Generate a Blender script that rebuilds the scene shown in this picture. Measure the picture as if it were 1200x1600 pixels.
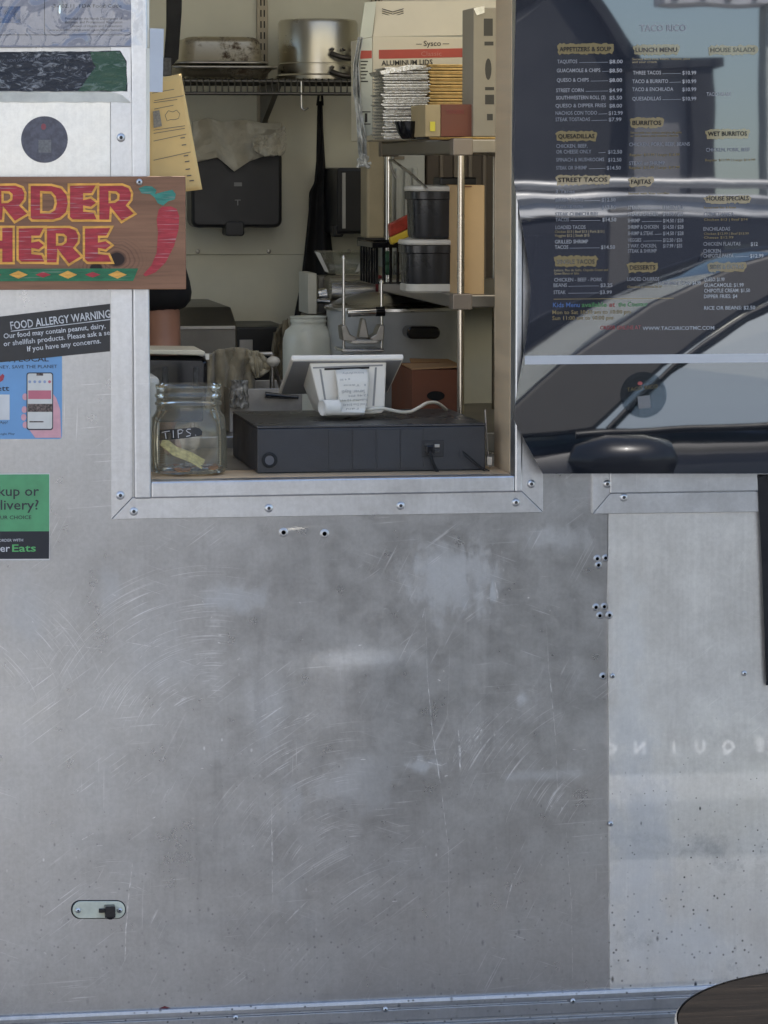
import bpy, bmesh, math, random
from mathutils import Vector, Matrix, Euler, noise as mnoise
random.seed(7)
R = math.radians
scene = bpy.context.scene
for o in list(bpy.data.objects): bpy.data.objects.remove(o)

# ------------------------------------------------------------------ camera, sky, sun, exposure
FPX, DIST, EYE = 5000.0, 5.5, 1.62            # focal length in photo pixels (1200 x 1600), metres to the truck, eye height
PITCH = math.atan(540 / FPX)
YAW = math.atan(850 / FPX * math.cos(PITCH))
cd = bpy.data.cameras.new('camera'); cam = bpy.data.objects.new('camera', cd); scene.collection.objects.link(cam)
cam.location = (0, -DIST, EYE); cam.rotation_euler = (R(90) - PITCH, 0, -YAW)
cd.sensor_fit = 'VERTICAL'; cd.sensor_height = 36; cd.lens = 36 * FPX / 1600
cd.clip_start = 0.05; cd.clip_end = 2000
scene.camera = cam
w = bpy.data.worlds.new('World'); scene.world = w; w.use_nodes = True
SUN_EL, SUN_AZ = R(66), R(20)                  # the sun stands behind the truck, so the service side is in open shade
nt = w.node_tree; bg = nt.nodes['Background']; sky = nt.nodes.new('ShaderNodeTexSky'); sky.sky_type = 'NISHITA'
sky.sun_disc = False; sky.sun_elevation = SUN_EL; sky.sun_rotation = SUN_AZ; sky.dust_density = 1.5; sky.air_density = 1.0
nt.links.new(sky.outputs[0], bg.inputs[0]); bg.inputs[1].default_value = 0.15
sl = bpy.data.lights.new('sun', 'SUN'); so = bpy.data.objects.new('sun', sl); scene.collection.objects.link(so)
sl.energy = 5.0; sl.angle = R(0.53); sl.color = (1.0, 0.95, 0.88)
sd = Vector((math.sin(SUN_AZ) * math.cos(SUN_EL), math.cos(SUN_AZ) * math.cos(SUN_EL), math.sin(SUN_EL)))
so.rotation_euler = sd.to_track_quat('Z', 'Y').to_euler(); so.location = sd * 30
vs = scene.view_settings; vs.view_transform = 'Standard'; vs.look = 'None'; vs.gamma = 1; vs.use_curve_mapping = False
vs.exposure = 1.15
scene.render.engine = 'CYCLES'
scene.cycles.max_bounces = 12; scene.cycles.diffuse_bounces = 4; scene.cycles.glossy_bounces = 3; scene.cycles.transmission_bounces = 12
scene.cycles.transparent_max_bounces = 12

# ------------------------------------------------------------------ helpers
CAMLOC = Vector((0, -DIST, EYE)); CAMROT = Euler((R(90) - PITCH, 0, -YAW)).to_matrix()
def ray(px, py): return (CAMROT @ Vector(((px - 600) / FPX, (800 - py) / FPX, -1))).normalized()
def P(px, py, Y=0.0):
    d = ray(px, py); return CAMLOC + d * ((Y + DIST) / d.y)
ZB = P(500, 880).z; TILT = math.tan(R(3.5))
def wally(z):                                  # flat down to ZB, then easing over a quarter metre into the lean
    t = ZB - z
    return 0.0 if t < 0 else -TILT * t * t / 0.5 if t < 0.25 else -TILT * (t - 0.125)
def W(px, py, off=0.0):                        # a point on the truck's side, which leans out slightly below the counter
    Y = 0.0
    for _ in range(4): Y = wally(P(px, py, Y + off).z)
    return P(px, py, Y + off)
MENU_TILT = R(1.75)
def MR(px, py, d):                             # where the menu's mirror image at a pixel lies d metres out from the truck
    q = P(px, py, -0.01); v = (q - CAMLOC).normalized(); n = Vector((0, -math.cos(MENU_TILT), math.sin(MENU_TILT)))
    r = v - 2 * v.dot(n) * n; return q + r * ((-d - q.y) / r.y)

def lin(c): c = c / 255.0; return c / 12.92 if c <= 0.04045 else ((c + 0.055) / 1.055) ** 2.4
def C(r, g, b): return (lin(r), lin(g), lin(b), 1.0)

class G:                                       # tiny node-graph writer
    def __init__(s, m): s.t = m.node_tree; s.N = s.t.nodes; s.L = s.t.links
    def n(s, typ, props=None, **ins):
        nd = s.N.new('ShaderNode' + typ)
        for k, v in (props or {}).items(): setattr(nd, k, v)
        for k, v in ins.items():
            key = int(k[1:]) if k[0] == '_' and k[1:].isdigit() else k.replace('_', ' ')
            s.put(nd.inputs[key], v)
        return nd
    def put(s, sock, v):
        if hasattr(v, 'outputs'): s.L.new(v.outputs[0], sock)
        elif hasattr(v, 'is_linked'): s.L.new(v, sock)
        else: sock.default_value = v
    def math(s, op, a, b=0.5, c=None, clamp=False):
        nd = s.N.new('ShaderNodeMath'); nd.operation = op; nd.use_clamp = clamp
        s.put(nd.inputs[0], a); s.put(nd.inputs[1], b)
        if c is not None: s.put(nd.inputs[2], c)
        return nd
    def mix(s, f, a, b, blend='MIX'):
        nd = s.N.new('ShaderNodeMixRGB'); nd.blend_type = blend
        s.put(nd.inputs[0], f); s.put(nd.inputs[1], a); s.put(nd.inputs[2], b); return nd
    def rng(s, v, a, b, c=0.0, d=1.0, smooth=True):
        nd = s.N.new('ShaderNodeMapRange'); nd.interpolation_type = 'SMOOTHSTEP' if smooth else 'LINEAR'
        for i, q in enumerate((v, a, b, c, d)): s.put(nd.inputs[i], q)
        return nd
    def noise(s, vec, scale, detail=4, rough=0.55, dist=0.0):
        return s.n('TexNoise', None, Vector=vec, Scale=scale, Detail=detail, Roughness=rough, Distortion=dist)
    def mapping(s, vec, scale=(1, 1, 1), rot=(0, 0, 0), loc=(0, 0, 0)):
        return s.n('Mapping', None, Vector=vec, Location=loc, Rotation=rot, Scale=scale)
def newmat(name):
    m = bpy.data.materials.new(name); m.use_nodes = True; return m, G(m), m.node_tree.nodes['Principled BSDF']
MATS = {}
def mat(name, col, rough=0.5, metal=0.0, var=0.12, scale=12.0, bump=0.0, bscale=60.0, ior=None, coat=0.0, sheen=0.0, stretch=(1, 1, 1), emit=None):
    if name in MATS: return MATS[name]
    m, g, b = newmat(name)
    tc = g.n('TexCoord').outputs['Object']; mp = g.mapping(tc, stretch)
    nz = g.noise(mp, scale, 6, 0.6)
    f = g.rng(nz, 0.3, 0.7, 1 - var, 1 + var * 0.6)
    hs = g.n('HueSaturation', None, Color=col, Value=f)
    g.put(b.inputs['Base Color'], hs)
    g.put(b.inputs['Roughness'], g.rng(nz, 0.3, 0.7, max(0.0, rough * 0.85), min(1, rough * 1.15)))
    b.inputs['Metallic'].default_value = metal
    if ior: b.inputs['IOR'].default_value = ior
    b.inputs['Coat Weight'].default_value = coat; b.inputs['Coat Roughness'].default_value = 0.03
    if sheen: b.inputs['Sheen Weight'].default_value = sheen
    if bump:
        bn = g.noise(mp, bscale, 4, 0.6); bu = g.n('Bump', None, Strength=bump, Distance=0.002, Height=bn)
        g.put(b.inputs['Normal'], bu)
    MATS[name] = m; return m

COL = scene.collection
ORG = {}
def worg(o): return ORG.get(o.name, Vector((0, 0, 0)))
def tag(o, label=None, cat=None, group=None, kind=None):
    if label: o['label'] = label
    if cat: o['category'] = cat
    if group: o['group'] = group
    if kind: o['kind'] = kind
    return o
def thing(name, label, cat, loc=(0, 0, 0), group=None):
    o = bpy.data.objects.new(name, None); COL.objects.link(o); o.location = loc; o.empty_display_size = 0.05
    ORG[o.name] = Vector(loc); return tag(o, label, cat, group)
class MB:
    def __init__(s): s.v = []; s.f = []; s.m = []; s.mi = 0
    def add(s, vs, fs):
        k = len(s.v); s.v += [Vector(q) for q in vs]; s.f += [tuple(i + k for i in f) for f in fs]; s.m += [s.mi] * len(fs); return s
    def mat(s, i): s.mi = i; return s
    def box(s, x0, x1, y0, y1, z0, z1, M=None):
        vs = [Vector((x, y, z)) for z in (z0, z1) for y in (y0, y1) for x in (x0, x1)]
        if M is not None: vs = [M @ q for q in vs]
        return s.add(vs, [(0, 2, 3, 1), (4, 5, 7, 6), (0, 1, 5, 4), (2, 6, 7, 3), (0, 4, 6, 2), (1, 3, 7, 5)])
    def prism(s, pts, off):                    # polygon pushed along off
        off = Vector(off); n = len(pts); pts = [Vector(p) for p in pts]
        s.add(pts + [p + off for p in pts], [tuple(range(n)), tuple(range(2 * n - 1, n - 1, -1))] + [(i, i + n, (i + 1) % n + n, (i + 1) % n) for i in range(n)]); return s
    def grid(s, fn, nu, nv):
        s.add([fn(i / nu, j / nv) for j in range(nv + 1) for i in range(nu + 1)],
              [(j * (nu + 1) + i, j * (nu + 1) + i + 1, (j + 1) * (nu + 1) + i + 1, (j + 1) * (nu + 1) + i) for j in range(nv) for i in range(nu)]); return s
    def lathe(s, prof, c, seg=32, axis='Z', sx=1.0, sy=1.0, fn=None, cap=True):
        c = Vector(c); vs = []
        for r, h in prof:
            for i in range(seg):
                a = 2 * math.pi * i / seg; k = fn(a, h) if fn else 1.0
                x, y = r * k * math.cos(a) * sx, r * k * math.sin(a) * sy
                vs.append(c + (Vector((x, y, h)) if axis == 'Z' else Vector((x, -h, y)) if axis == 'Y' else Vector((h, x, y))))
        fs = [(j * seg + i, j * seg + (i + 1) % seg, (j + 1) * seg + (i + 1) % seg, (j + 1) * seg + i) for j in range(len(prof) - 1) for i in range(seg)]
        if cap and prof[0][0] > 1e-6: fs.append(tuple(range(seg - 1, -1, -1)))
        if cap and prof[-1][0] > 1e-6: fs.append(tuple((len(prof) - 1) * seg + i for i in range(seg)))
        return s.add(vs, fs)
    def tube(s, pts, r, seg=10, rs=None, cap=True):
        pts = [Vector(p) for p in pts]; n = len(pts); vs = []
        for i, p in enumerate(pts):
            t = (pts[min(i + 1, n - 1)] - pts[max(i - 1, 0)]).normalized()
            a = t.cross(Vector((0, 0, 1)) if abs(t.z) < 0.9 else Vector((1, 0, 0))).normalized(); b = t.cross(a)
            q = rs[i] if rs else r
            vs += [p + (a * math.cos(2 * math.pi * k / seg) + b * math.sin(2 * math.pi * k / seg)) * q for k in range(seg)]
        fs = [(j * seg + k, j * seg + (k + 1) % seg, (j + 1) * seg + (k + 1) % seg, (j + 1) * seg + k) for j in range(n - 1) for k in range(seg)]
        if cap: fs += [tuple(range(seg - 1, -1, -1)), tuple((n - 1) * seg + k for k in range(seg))]
        return s.add(vs, fs)
    def build(s, name, mats, parent=None, origin=None, smooth=None, bev=0.0, subs=0, solid=0.0, recalc=True):
        me = bpy.data.meshes.new(name)
        org = worg(parent) if parent else Vector(origin) if origin is not None else Vector((0, 0, 0))
        me.from_pydata([tuple(v - org) for v in s.v], [], s.f)
        for m in (mats if isinstance(mats, (list, tuple)) else [mats]): me.materials.append(m)
        me.polygons.foreach_set('material_index', s.m)
        if recalc:
            bm = bmesh.new(); bm.from_mesh(me); bmesh.ops.recalc_face_normals(bm, faces=bm.faces); bm.to_mesh(me); bm.free()
        if smooth is not None:
            me.shade_smooth(); me.set_sharp_from_angle(angle=R(smooth))
        me.update()
        o = bpy.data.objects.new(name, me); COL.objects.link(o)
        if parent: o.parent = parent; ORG[o.name] = org
        else: o.location = org; ORG[o.name] = org
        if bev:
            q = o.modifiers.new('bevel', 'BEVEL'); q.width = bev; q.segments = 2; q.limit_method = 'ANGLE'; q.angle_limit = R(40)
        if solid: q = o.modifiers.new('solid', 'SOLIDIFY'); q.thickness = solid
        if subs: q = o.modifiers.new('sub', 'SUBSURF'); q.levels = subs; q.render_levels = subs
        return o
def dup(src, loc, parent=None, label=None):
    o = src.copy(); COL.objects.link(o); o.parent = parent if parent else src.parent; o.location = loc
    ORG[o.name] = Vector(loc)
    if label: o['label'] = label
    return o
def slab(mb, pts, off, th, fn=W):              # a flat piece on the truck's side, outline in photo pixels
    return mb.prism([fn(x, y, off) for x, y in pts], (0, th, 0))
def rect(x0, y0, x1, y1): return [(x0, y0), (x1, y0), (x1, y1), (x0, y1)]
def rrect(x0, y0, x1, y1, r, n=4):
    o = []
    for cx, cy, a0 in ((x1 - r, y0 + r, -90), (x1 - r, y1 - r, 0), (x0 + r, y1 - r, 90), (x0 + r, y0 + r, 180)):
        o += [(cx + r * math.cos(R(a0 + 90 * k / n)), cy + r * math.sin(R(a0 + 90 * k / n))) for k in range(n + 1)]
    return o
def disc(cx, cy, r, n=28, ry=None): return [(cx + r * math.cos(2 * math.pi * k / n), cy + (ry or r) * math.sin(2 * math.pi * k / n)) for k in range(n)]
def jag(pts, amp, step=6):                     # roughen an outline given in pixels
    o = []
    for i, (x, y) in enumerate(pts):
        x2, y2 = pts[(i + 1) % len(pts)]; n = max(1, int(math.hypot(x2 - x, y2 - y) / step))
        for k in range(n): o.append((x + (x2 - x) * k / n + random.uniform(-amp, amp), y + (y2 - y) * k / n + random.uniform(-amp, amp)))
    return o
# lettering: built-in font turned into flat meshes
_fc = bpy.data.curves.new('lettering_source', 'FONT'); _fo = bpy.data.objects.new('lettering_source', _fc); COL.objects.link(_fo)
_fc.resolution_u = 2; _cache = {}
def glyphs(s, bold=0.0):
    if (s, bold) in _cache: return _cache[(s, bold)]
    _fc.body = s; _fc.size = 1; _fc.offset = bold
    me = _fo.to_mesh(); vs = [v.co.copy() for v in me.vertices]; fs = [tuple(p.vertices) for p in me.polygons]; _fo.to_mesh_clear()
    _cache[(s, bold)] = (vs, fs); return vs, fs
CAP = max(v.y for v in glyphs('H')[0])
def text(s, p0, p1, cap, m, parent, off, fn=W, bold=0.0, name='lettering', mb=None, shear=0.0):
    """s written from photo pixel p0; p1 = right end of the baseline (or None for natural width); cap = cap height in pixels"""
    vs, fs = glyphs(s, bold)
    if not vs: return None
    x0 = min(v.x for v in vs); x1 = max(v.x for v in vs)
    a = fn(p0[0], p0[1], off); hw = (fn(p0[0], p0[1], off) - fn(p0[0], p0[1] - cap, off)).length
    if p1 is None: ux = Vector((1, 0, 0)) * (hw / CAP)
    else: ux = (fn(p1[0], p1[1], off) - a) / (x1 - x0)
    un = ux.normalized(); uz = Vector((-un.z, 0, un.x)) * (hw / CAP)
    if fn is W: uz.y = -uz.z * 0 + (wally(a.z + uz.z) - wally(a.z))
    own = mb is None; mb = mb or MB()
    mb.add([a + ux * (v.x - x0 + shear * v.y) + uz * v.y for v in vs], fs)
    return mb.build(name, m, parent, recalc=False) if own else mb
# ------------------------------------------------------------------ materials of the setting
def aluminium(name, base=0.5, rough=0.36, smudges=(), arcs=(), scratch=1.0, coat=0.12, specks=0.0, tint=(0.985, 1.0, 1.025), drips=0.1, cior=1.6):
    m, g, b = newmat(name)
    tc = g.n('TexCoord').outputs['Object']
    big = g.noise(tc, 2.2, 5, 0.62); mid = g.noise(tc, 14, 5, 0.7); fine = g.noise(tc, 120, 2, 0.7)
    brush = g.noise(g.mapping(tc, (160, 160, 3)), 1.0, 2, 0.6)
    cloud = g.rng(big, 0.32, 0.70, 0.95, 1.04)
    v = g.math('MULTIPLY', cloud, g.rng(mid, 0.3, 0.72, 0.965, 1.035))
    v = g.math('MULTIPLY', v, g.rng(brush, 0.3, 0.7, 1 - 0.2 * drips, 1.01))
    v = g.math('MULTIPLY', v, g.rng(fine, 0.25, 0.75, 0.95, 1.05))
    drip = g.math('MULTIPLY', g.rng(g.noise(g.mapping(tc, (38, 38, 1.6)), 1.0, 3, 0.6), 0.54, 0.70), g.rng(g.noise(tc, 3.0, 3, 0.6), 0.42, 0.62))
    v = g.math('MULTIPLY', v, g.math('SUBTRACT', 1.0, g.math('MULTIPLY', drip, 0.09)))
    v = g.math('MULTIPLY', v, base)
    # scratches: straight hairlines in several directions, and arcs wiped round a few centres
    sep = g.n('SeparateXYZ', None, Vector=tc)
    scr = None
    for ang, sc, lo, seed in ((35, 1.0, 0.63, 0), (62, 0.8, 0.64, 3), (-20, 1.2, 0.65, 7), (3, 0.9, 0.65, 11), (88, 0.7, 0.67, 15)):
        mp = g.mapping(tc, (1, 1, 1), (0, R(ang), 0), (seed * 3.1, 0, seed)); mp2 = g.mapping(mp, (7 * sc, 1, 330 * sc))
        s1 = g.rng(g.noise(mp2, 1.0, 2, 0.5), lo, lo + 0.05)
        mk = g.rng(g.noise(g.mapping(tc, loc=(seed, 0, 5)), 5.0, 3, 0.6), 0.5, 0.68)
        s1 = g.math('MULTIPLY', s1, mk); scr = s1 if scr is None else g.math('MAXIMUM', scr, s1)
    for (cx, cz, r0, r1, a0, a1, dens) in arcs:
        dx = g.math('SUBTRACT', sep.outputs[0], cx); dz = g.math('SUBTRACT', sep.outputs[2], cz)
        rr = g.math('SQRT', g.math('ADD', g.math('MULTIPLY', dx, dx), g.math('MULTIPLY', dz, dz)))
        an = g.math('ARCTAN2', dz, dx)
        vec = g.n('CombineXYZ', None, X=g.math('MULTIPLY', rr, 620.0), Y=g.math('MULTIPLY', an, 2.2), Z=cx * 7)
        s1 = g.rng(g.noise(vec, 1.0, 2, 0.5), dens, dens + 0.08)
        rm = g.math('MULTIPLY', g.rng(rr, r0, r0 + 0.05), g.rng(rr, r1, r1 - 0.05)); am = g.math('MULTIPLY', g.rng(an, a0, a0 + 0.35), g.rng(an, a1, a1 - 0.35))
        s1 = g.math('MULTIPLY', g.math('MULTIPLY', s1, rm), am); scr = g.math('MAXIMUM', scr, s1)
    # dings: small bright nicks
    vo = g.n('TexVoronoi', None, Vector=g.mapping(tc, (1, 1, 0.6)), Scale=55.0)
    ding = g.math('MULTIPLY', g.rng(vo.outputs['Distance'], 0.13, 0.07), g.rng(g.noise(tc, 6, 3, 0.6), 0.56, 0.68))
    scr = g.math('MAXIMUM', scr, ding)
    scr = g.math('MULTIPLY', scr, 0.42 * scratch)
    v = g.math('ADD', v, g.math('MULTIPLY', scr, 0.36))
    rough_v = g.math('ADD', g.rng(mid, 0.3, 0.7, rough - 0.03, rough + 0.04), g.math('MULTIPLY', scr, 0.12))
    smask = None
    wob = g.math('MULTIPLY', g.math('SUBTRACT', g.noise(g.mapping(tc, (1.5, 1, 0.8)), 24, 8, 0.85), 0.5), 4.5)
    for (cx, cz, rx, rz, k) in smudges:
        dx = g.math('DIVIDE', g.math('SUBTRACT', sep.outputs[0], cx), rx); dz = g.math('DIVIDE', g.math('SUBTRACT', sep.outputs[2], cz), rz)
        rr = g.math('SQRT', g.math('ADD', g.math('MULTIPLY', dx, dx), g.math('MULTIPLY', dz, dz)))
        q = g.math('MULTIPLY', g.rng(g.math('ADD', rr, wob), 1.15, 0.35), k)
        smask = q if smask is None else g.math('MAXIMUM', smask, q)
    col = g.n('CombineColor', None, Red=g.math('MULTIPLY', v, tint[0]), Green=g.math('MULTIPLY', v, tint[1]), Blue=g.math('MULTIPLY', v, tint[2]))
    if specks:                                 # splashed dirt, thickest near the skirt
        vo2 = g.n('TexVoronoi', None, Vector=tc, Scale=70.0); vo3 = g.n('TexVoronoi', None, Vector=g.mapping(tc, (1, 1, 0.5), loc=(3, 0, 1)), Scale=38.0)
        low = g.rng(sep.outputs[2], 0.85, 0.2, 0.0, 1.0)
        d1 = g.rng(vo2.outputs['Distance'], g.math('MULTIPLY', low, 0.22), g.math('MULTIPLY', low, 0.05)); d1 = g.math('MULTIPLY', d1, g.rng(g.noise(tc, 7, 4, 0.65), 0.38, 0.56))
        d2 = g.rng(vo3.outputs['Distance'], g.math('MULTIPLY', low, 0.16), g.math('MULTIPLY', low, 0.03)); d2 = g.math('MULTIPLY', d2, g.rng(g.noise(tc, 4, 4, 0.65), 0.40, 0.55))
        cl = g.math('MULTIPLY', g.rng(g.noise(tc, 9, 8, 0.75), 0.52, 0.72), g.math('MULTIPLY', low, 0.4))
        dd = g.math('MULTIPLY', g.math('MAXIMUM', g.math('MAXIMUM', d1, d2), cl), specks, clamp=True)
        col = g.mix(dd, col, (0.05, 0.048, 0.044, 1))
        rough_v = g.math('ADD', rough_v, g.math('MULTIPLY', dd, 0.3))
    metal = 1.0
    if smask is not None:
        col = g.mix(smask, col, (0.50, 0.50, 0.49, 1)); metal = g.math('SUBTRACT', 1.0, g.math('MULTIPLY', smask, 0.8)); rough_v = g.math('ADD', rough_v, g.math('MULTIPLY', smask, 0.25))
    g.put(b.inputs['Base Color'], col); g.put(b.inputs['Roughness'], rough_v); g.put(b.inputs['Metallic'], metal)
    bu = g.n('Bump', None, Strength=0.12, Distance=0.0006, Height=g.math('ADD', g.math('MULTIPLY', brush, 0.12), fine))
    g.put(b.inputs['Normal'], bu)
    b.inputs['Coat Weight'].default_value = coat; b.inputs['Coat Roughness'].default_value = 0.02; b.inputs['Coat IOR'].default_value = cior
    MATS[name] = m; return m
def wp(px, py): q = W(px, py); return q.x - 0.9, q.z     # the truck's origin stands at x = 0.9
def sm(px, py, rx, ry, k): x, z = wp(px, py); return (x, z, rx * 0.0011, ry * 0.0011, k)
def arc(px, py, r0, r1, a0, a1, dens): x, z = wp(px, py); return (x, z, r0 * 0.0011, r1 * 0.0011, a0, a1, dens)
alu_main = aluminium('scratched_aluminium', 0.44, 0.30,
    smudges=(sm(705, 900, 74, 66, 0.36), sm(365, 935, 56, 26, 0.34), sm(40, 960, 34, 60, 0.28), sm(170, 920, 18, 40, 0.28), sm(240, 1010, 60, 80, 0.12), sm(560, 1225, 80, 50, 0.16), sm(460, 1250, 22, 40, 0.16), sm(815, 1090, 14, 14, 0.4), sm(660, 1195, 26, 14, 0.4), sm(420, 1110, 46, 60, 0.12), sm(770, 925, 8, 20, 0.55), sm(850, 1210, 80, 10, 0.2), sm(880, 840, 60, 24, 0.2)),
    arcs=(arc(330, 1180, 60, 330, 1.2, 2.9, 0.6), arc(980, 1330, 80, 330, 1.9, 2.9, 0.62), arc(560, 1400, 60, 300, 1.4, 2.8, 0.62), arc(180, 1480, 60, 160, 0.9, 2.9, 0.64), arc(-100, 1150, 120, 300, 0.2, 1.2, 0.63), arc(900, 860, 40, 300, 3.3, 4.6, 0.64), arc(700, 1700, 250, 480, 1.6, 2.6, 0.63)),
    scratch=1.3, coat=0.25, cior=1.9, specks=0.4)
alu_side = aluminium('weathered_aluminium', 0.66, 0.42, scratch=0.45, tint=(1.01, 1.0, 0.975), coat=1.0, cior=2.0, specks=1.0, drips=0.2,
    smudges=(sm(1000, 1330, 60, 200, 0.35), sm(1060, 1480, 110, 60, 0.3), sm(985, 1120, 30, 260, 0.25)))
alu_trim = aluminium('trim_aluminium', 0.60, 0.34, scratch=0.35, coat=0.08)
alu_rail = aluminium('rail_aluminium', 0.5, 0.4, scratch=0.5, coat=0.05, specks=0.8)
alu_jamb = mat('tan_reveal', C(214, 188, 152), 0.42, 0.25, 0.1, 3, stretch=(1, 1, 12))
steel = mat('brushed_steel', (0.56, 0.55, 0.53, 1), 0.28, 1.0, 0.15, 3, stretch=(1, 1, 30))
steel_dull = mat('dull_steel', (0.42, 0.40, 0.37, 1), 0.42, 1.0, 0.25, 9)
chrome = mat('bright_steel', (0.7, 0.69, 0.67, 1), 0.14, 1.0, 0.08, 9)
dark_pit = mat('dark_recess', (0.006, 0.006, 0.006, 1), 0.8)
black_plastic = mat('black_plastic', (0.014, 0.014, 0.016, 1), 0.42, bump=0.1, bscale=400)
black_gloss = mat('black_gloss_plastic', (0.008, 0.008, 0.01, 1), 0.12)
white_plastic = mat('white_plastic', (0.82, 0.77, 0.66, 1), 0.35, var=0.05)
rubber = mat('rubber', (0.012, 0.012, 0.012, 1), 0.8)
kraft = mat('kraft_card', C(178, 140, 100), 0.85, var=0.15, scale=8, bump=0.15, bscale=200)
kraft_dark = mat('brown_card', C(128, 82, 62), 0.85, var=0.15, scale=8, bump=0.15, bscale=200)
inner_wall = mat('cream_wall_panel', C(220, 216, 196), 0.5, var=0.10, scale=2.5, bump=0.03)

# ------------------------------------------------------------------ ground
def asphalt(name):
    m, g, b = newmat(name); tc = g.n('TexCoord').outputs['Object']
    v = g.noise(tc, 0.35, 6, 0.6); gr = g.n('TexVoronoi', None, Vector=tc, Scale=140.0)
    f = g.math('MULTIPLY', g.rng(v, 0.3, 0.7, 0.07, 0.12), g.rng(gr.outputs['Distance'], 0.0, 0.6, 0.75, 1.3))
    g.put(b.inputs['Base Color'], g.n('CombineColor', None, Red=f, Green=f, Blue=g.math('MULTIPLY', f, 1.03)))
    b.inputs['Roughness'].default_value = 0.9
    g.put(b.inputs['Normal'], g.n('Bump', None, Strength=0.5, Distance=0.004, Height=gr.outputs['Distance'])); return m
def gnd(name, z, x0, x1, y0, y1, m):
    o = MB().add([(x0, y0, z), (x1, y0, z), (x1, y1, z), (x0, y1, z)], [(0, 1, 2, 3)]).build(name, m); return tag(o, kind='structure')
concrete = mat('pale_concrete', (0.5, 0.48, 0.44, 1), 0.9, var=0.15, scale=1.5, bump=0.2)
gnd('ground', 0.0, -250, 250, -300, 300, asphalt('asphalt'))
tag(MB().box(-30, 40, -17.5, -12.2, 0.0, 0.13).build('pavement', concrete, bev=0.015), kind='structure')
pm = mat('road_paint', (0.75, 0.74, 0.7, 1), 0.8, var=0.2, scale=30)
for i in range(6):
    tag(MB().box(-6 + i * 2.75, -5.9 + i * 2.75, -12.1, -7.2, 0.004, 0.008).build('parking_line', pm), kind='structure')

# ------------------------------------------------------------------ the food truck
truck = thing('food_truck', 'bare aluminium food truck side with an open order window into its kitchen', 'food truck', (0.9, 0, 0))
SILL = P(500, 747, 0).z; ZR = W(500, 1568).z; ZTOP = 2.85; XL, XR = -1.7, 3.6
OX0, OX1, OZ0, OZ1 = P(222, 500).x, P(809, 500).x, SILL - 0.012, P(500, -230).z
TH = 0.165
xs = W(950, 1150).x
def dent(x, z):                                # sheet metal is never flat: slow waves, one shallow crease that catches the light
    c = W(565, 1030); d = 0.00035 * math.sin(x * 5.3 + 1.4 * math.sin(z * 3.1)) * math.sin(z * 6.1 + 1.1 * math.sin(x * 3.7)) + 0.00012 * math.sin(x * 13.1 + z * 5) * math.sin(z * 15.3 - x * 4)
    u = (x - c.x) / 0.085; v = (c.z - z) / 0.010; f = 1 / (1 + math.exp(-max(-30, min(30, v))))
    return d - 0.0036 * math.exp(-u * u) * f * math.exp(-max(0, c.z - z) / 0.25)
def wallgrid(mb, x0, x1, z0, z1, off, nx, nz, wave=1.0):
    def f(u, v):
        x = x0 + (x1 - x0) * u; z = z0 + (z1 - z0) * v; return Vector((x, wally(z) + off + wave * dent(x, z), z))
    return mb.grid(f, nx, nz)
p = MB()
wallgrid(p, XL, xs + 0.01, ZR - 0.01, ZB, 0, 200, 130); wallgrid(p, XL, OX0, ZB, ZTOP, 0, 60, 50); wallgrid(p, OX1, xs + 0.01, ZB, ZTOP, 0, 20, 50)
wallgrid(p, OX0, OX1, ZB, OZ0, 0, 30, 4); wallgrid(p, OX0, OX1, OZ1, ZTOP, 0, 20, 8)
p.build('side_panel', alu_main, truck, smooth=60, recalc=False)
p = MB(); wallgrid(p, xs, XR, ZR - 0.01, ZB, -0.003, 120, 110, 0.12); wallgrid(p, xs, XR, ZB, ZTOP, -0.003, 60, 50, 0.12)
p.add([(xs, wally(ZR) - 0.003, ZR - 0.01), (xs, -0.003, ZB), (xs, 0.003, ZB), (xs, wally(ZR) + 0.003, ZR - 0.01)], [(0, 1, 2, 3)])
p.build('rear_side_panel', alu_side, truck, smooth=60, recalc=False)
# inner lining, far wall, ends, roof, floor
IN = TH; YB = 2.12; FL = 0.28
q = MB(); q.box(XL, OX0, IN - 0.02, IN, FL, ZTOP - 0.05); q.box(OX1, XR, IN - 0.02, IN, FL, ZTOP - 0.05); q.box(OX0, OX1, IN - 0.02, IN, FL, OZ0 - 0.004); q.box(OX0, OX1, IN - 0.02, IN, OZ1 + 0.004, ZTOP - 0.05)
q.build('inner_lining', inner_wall, truck)
YJ = P(400, 398, YB - 0.01).z
q = MB(); q.box(XL, XR, YB, YB + 0.05, YJ + 0.001, ZTOP - 0.05); q.build('far_wall_upper', inner_wall, truck)
q = MB(); q.box(XL, XR, YB - 0.004, YB + 0.05, FL, YJ); q.build('far_wall_lower', inner_wall, truck, bev=0.002)
for px in (309, 420, 515, 545): c = P(px, 393, YB); MB().lathe([(0.006, 0), (0.005, 0.003), (0.0, 0.004)], (c.x, YB + 0.001, c.z), 10, 'Y').build('wall_rivet', steel_dull, truck)
MB().box(XL, XR, 0.03, YB + 0.06, FL - 0.08, FL).build('floor', mat('kitchen_floor', (0.09, 0.08, 0.075, 1), 0.6), truck)
MB().box(XR - 0.03, XR, -0.0, YB + 0.05, FL, ZTOP - 0.05).build('end_wall', inner_wall, truck)
q = MB(); q.box(XL, XL + 0.03, 0.0, 0.5, FL, ZTOP - 0.05); q.box(XL, XL + 0.03, 1.7, YB + 0.05, FL, ZTOP - 0.05); q.box(XL, XL + 0.03, 0.5, 1.7, 2.5, ZTOP - 0.05)  # opening added at this end to let daylight into the kitchen
q.build('end_wall_with_light_opening', inner_wall, truck)
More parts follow.
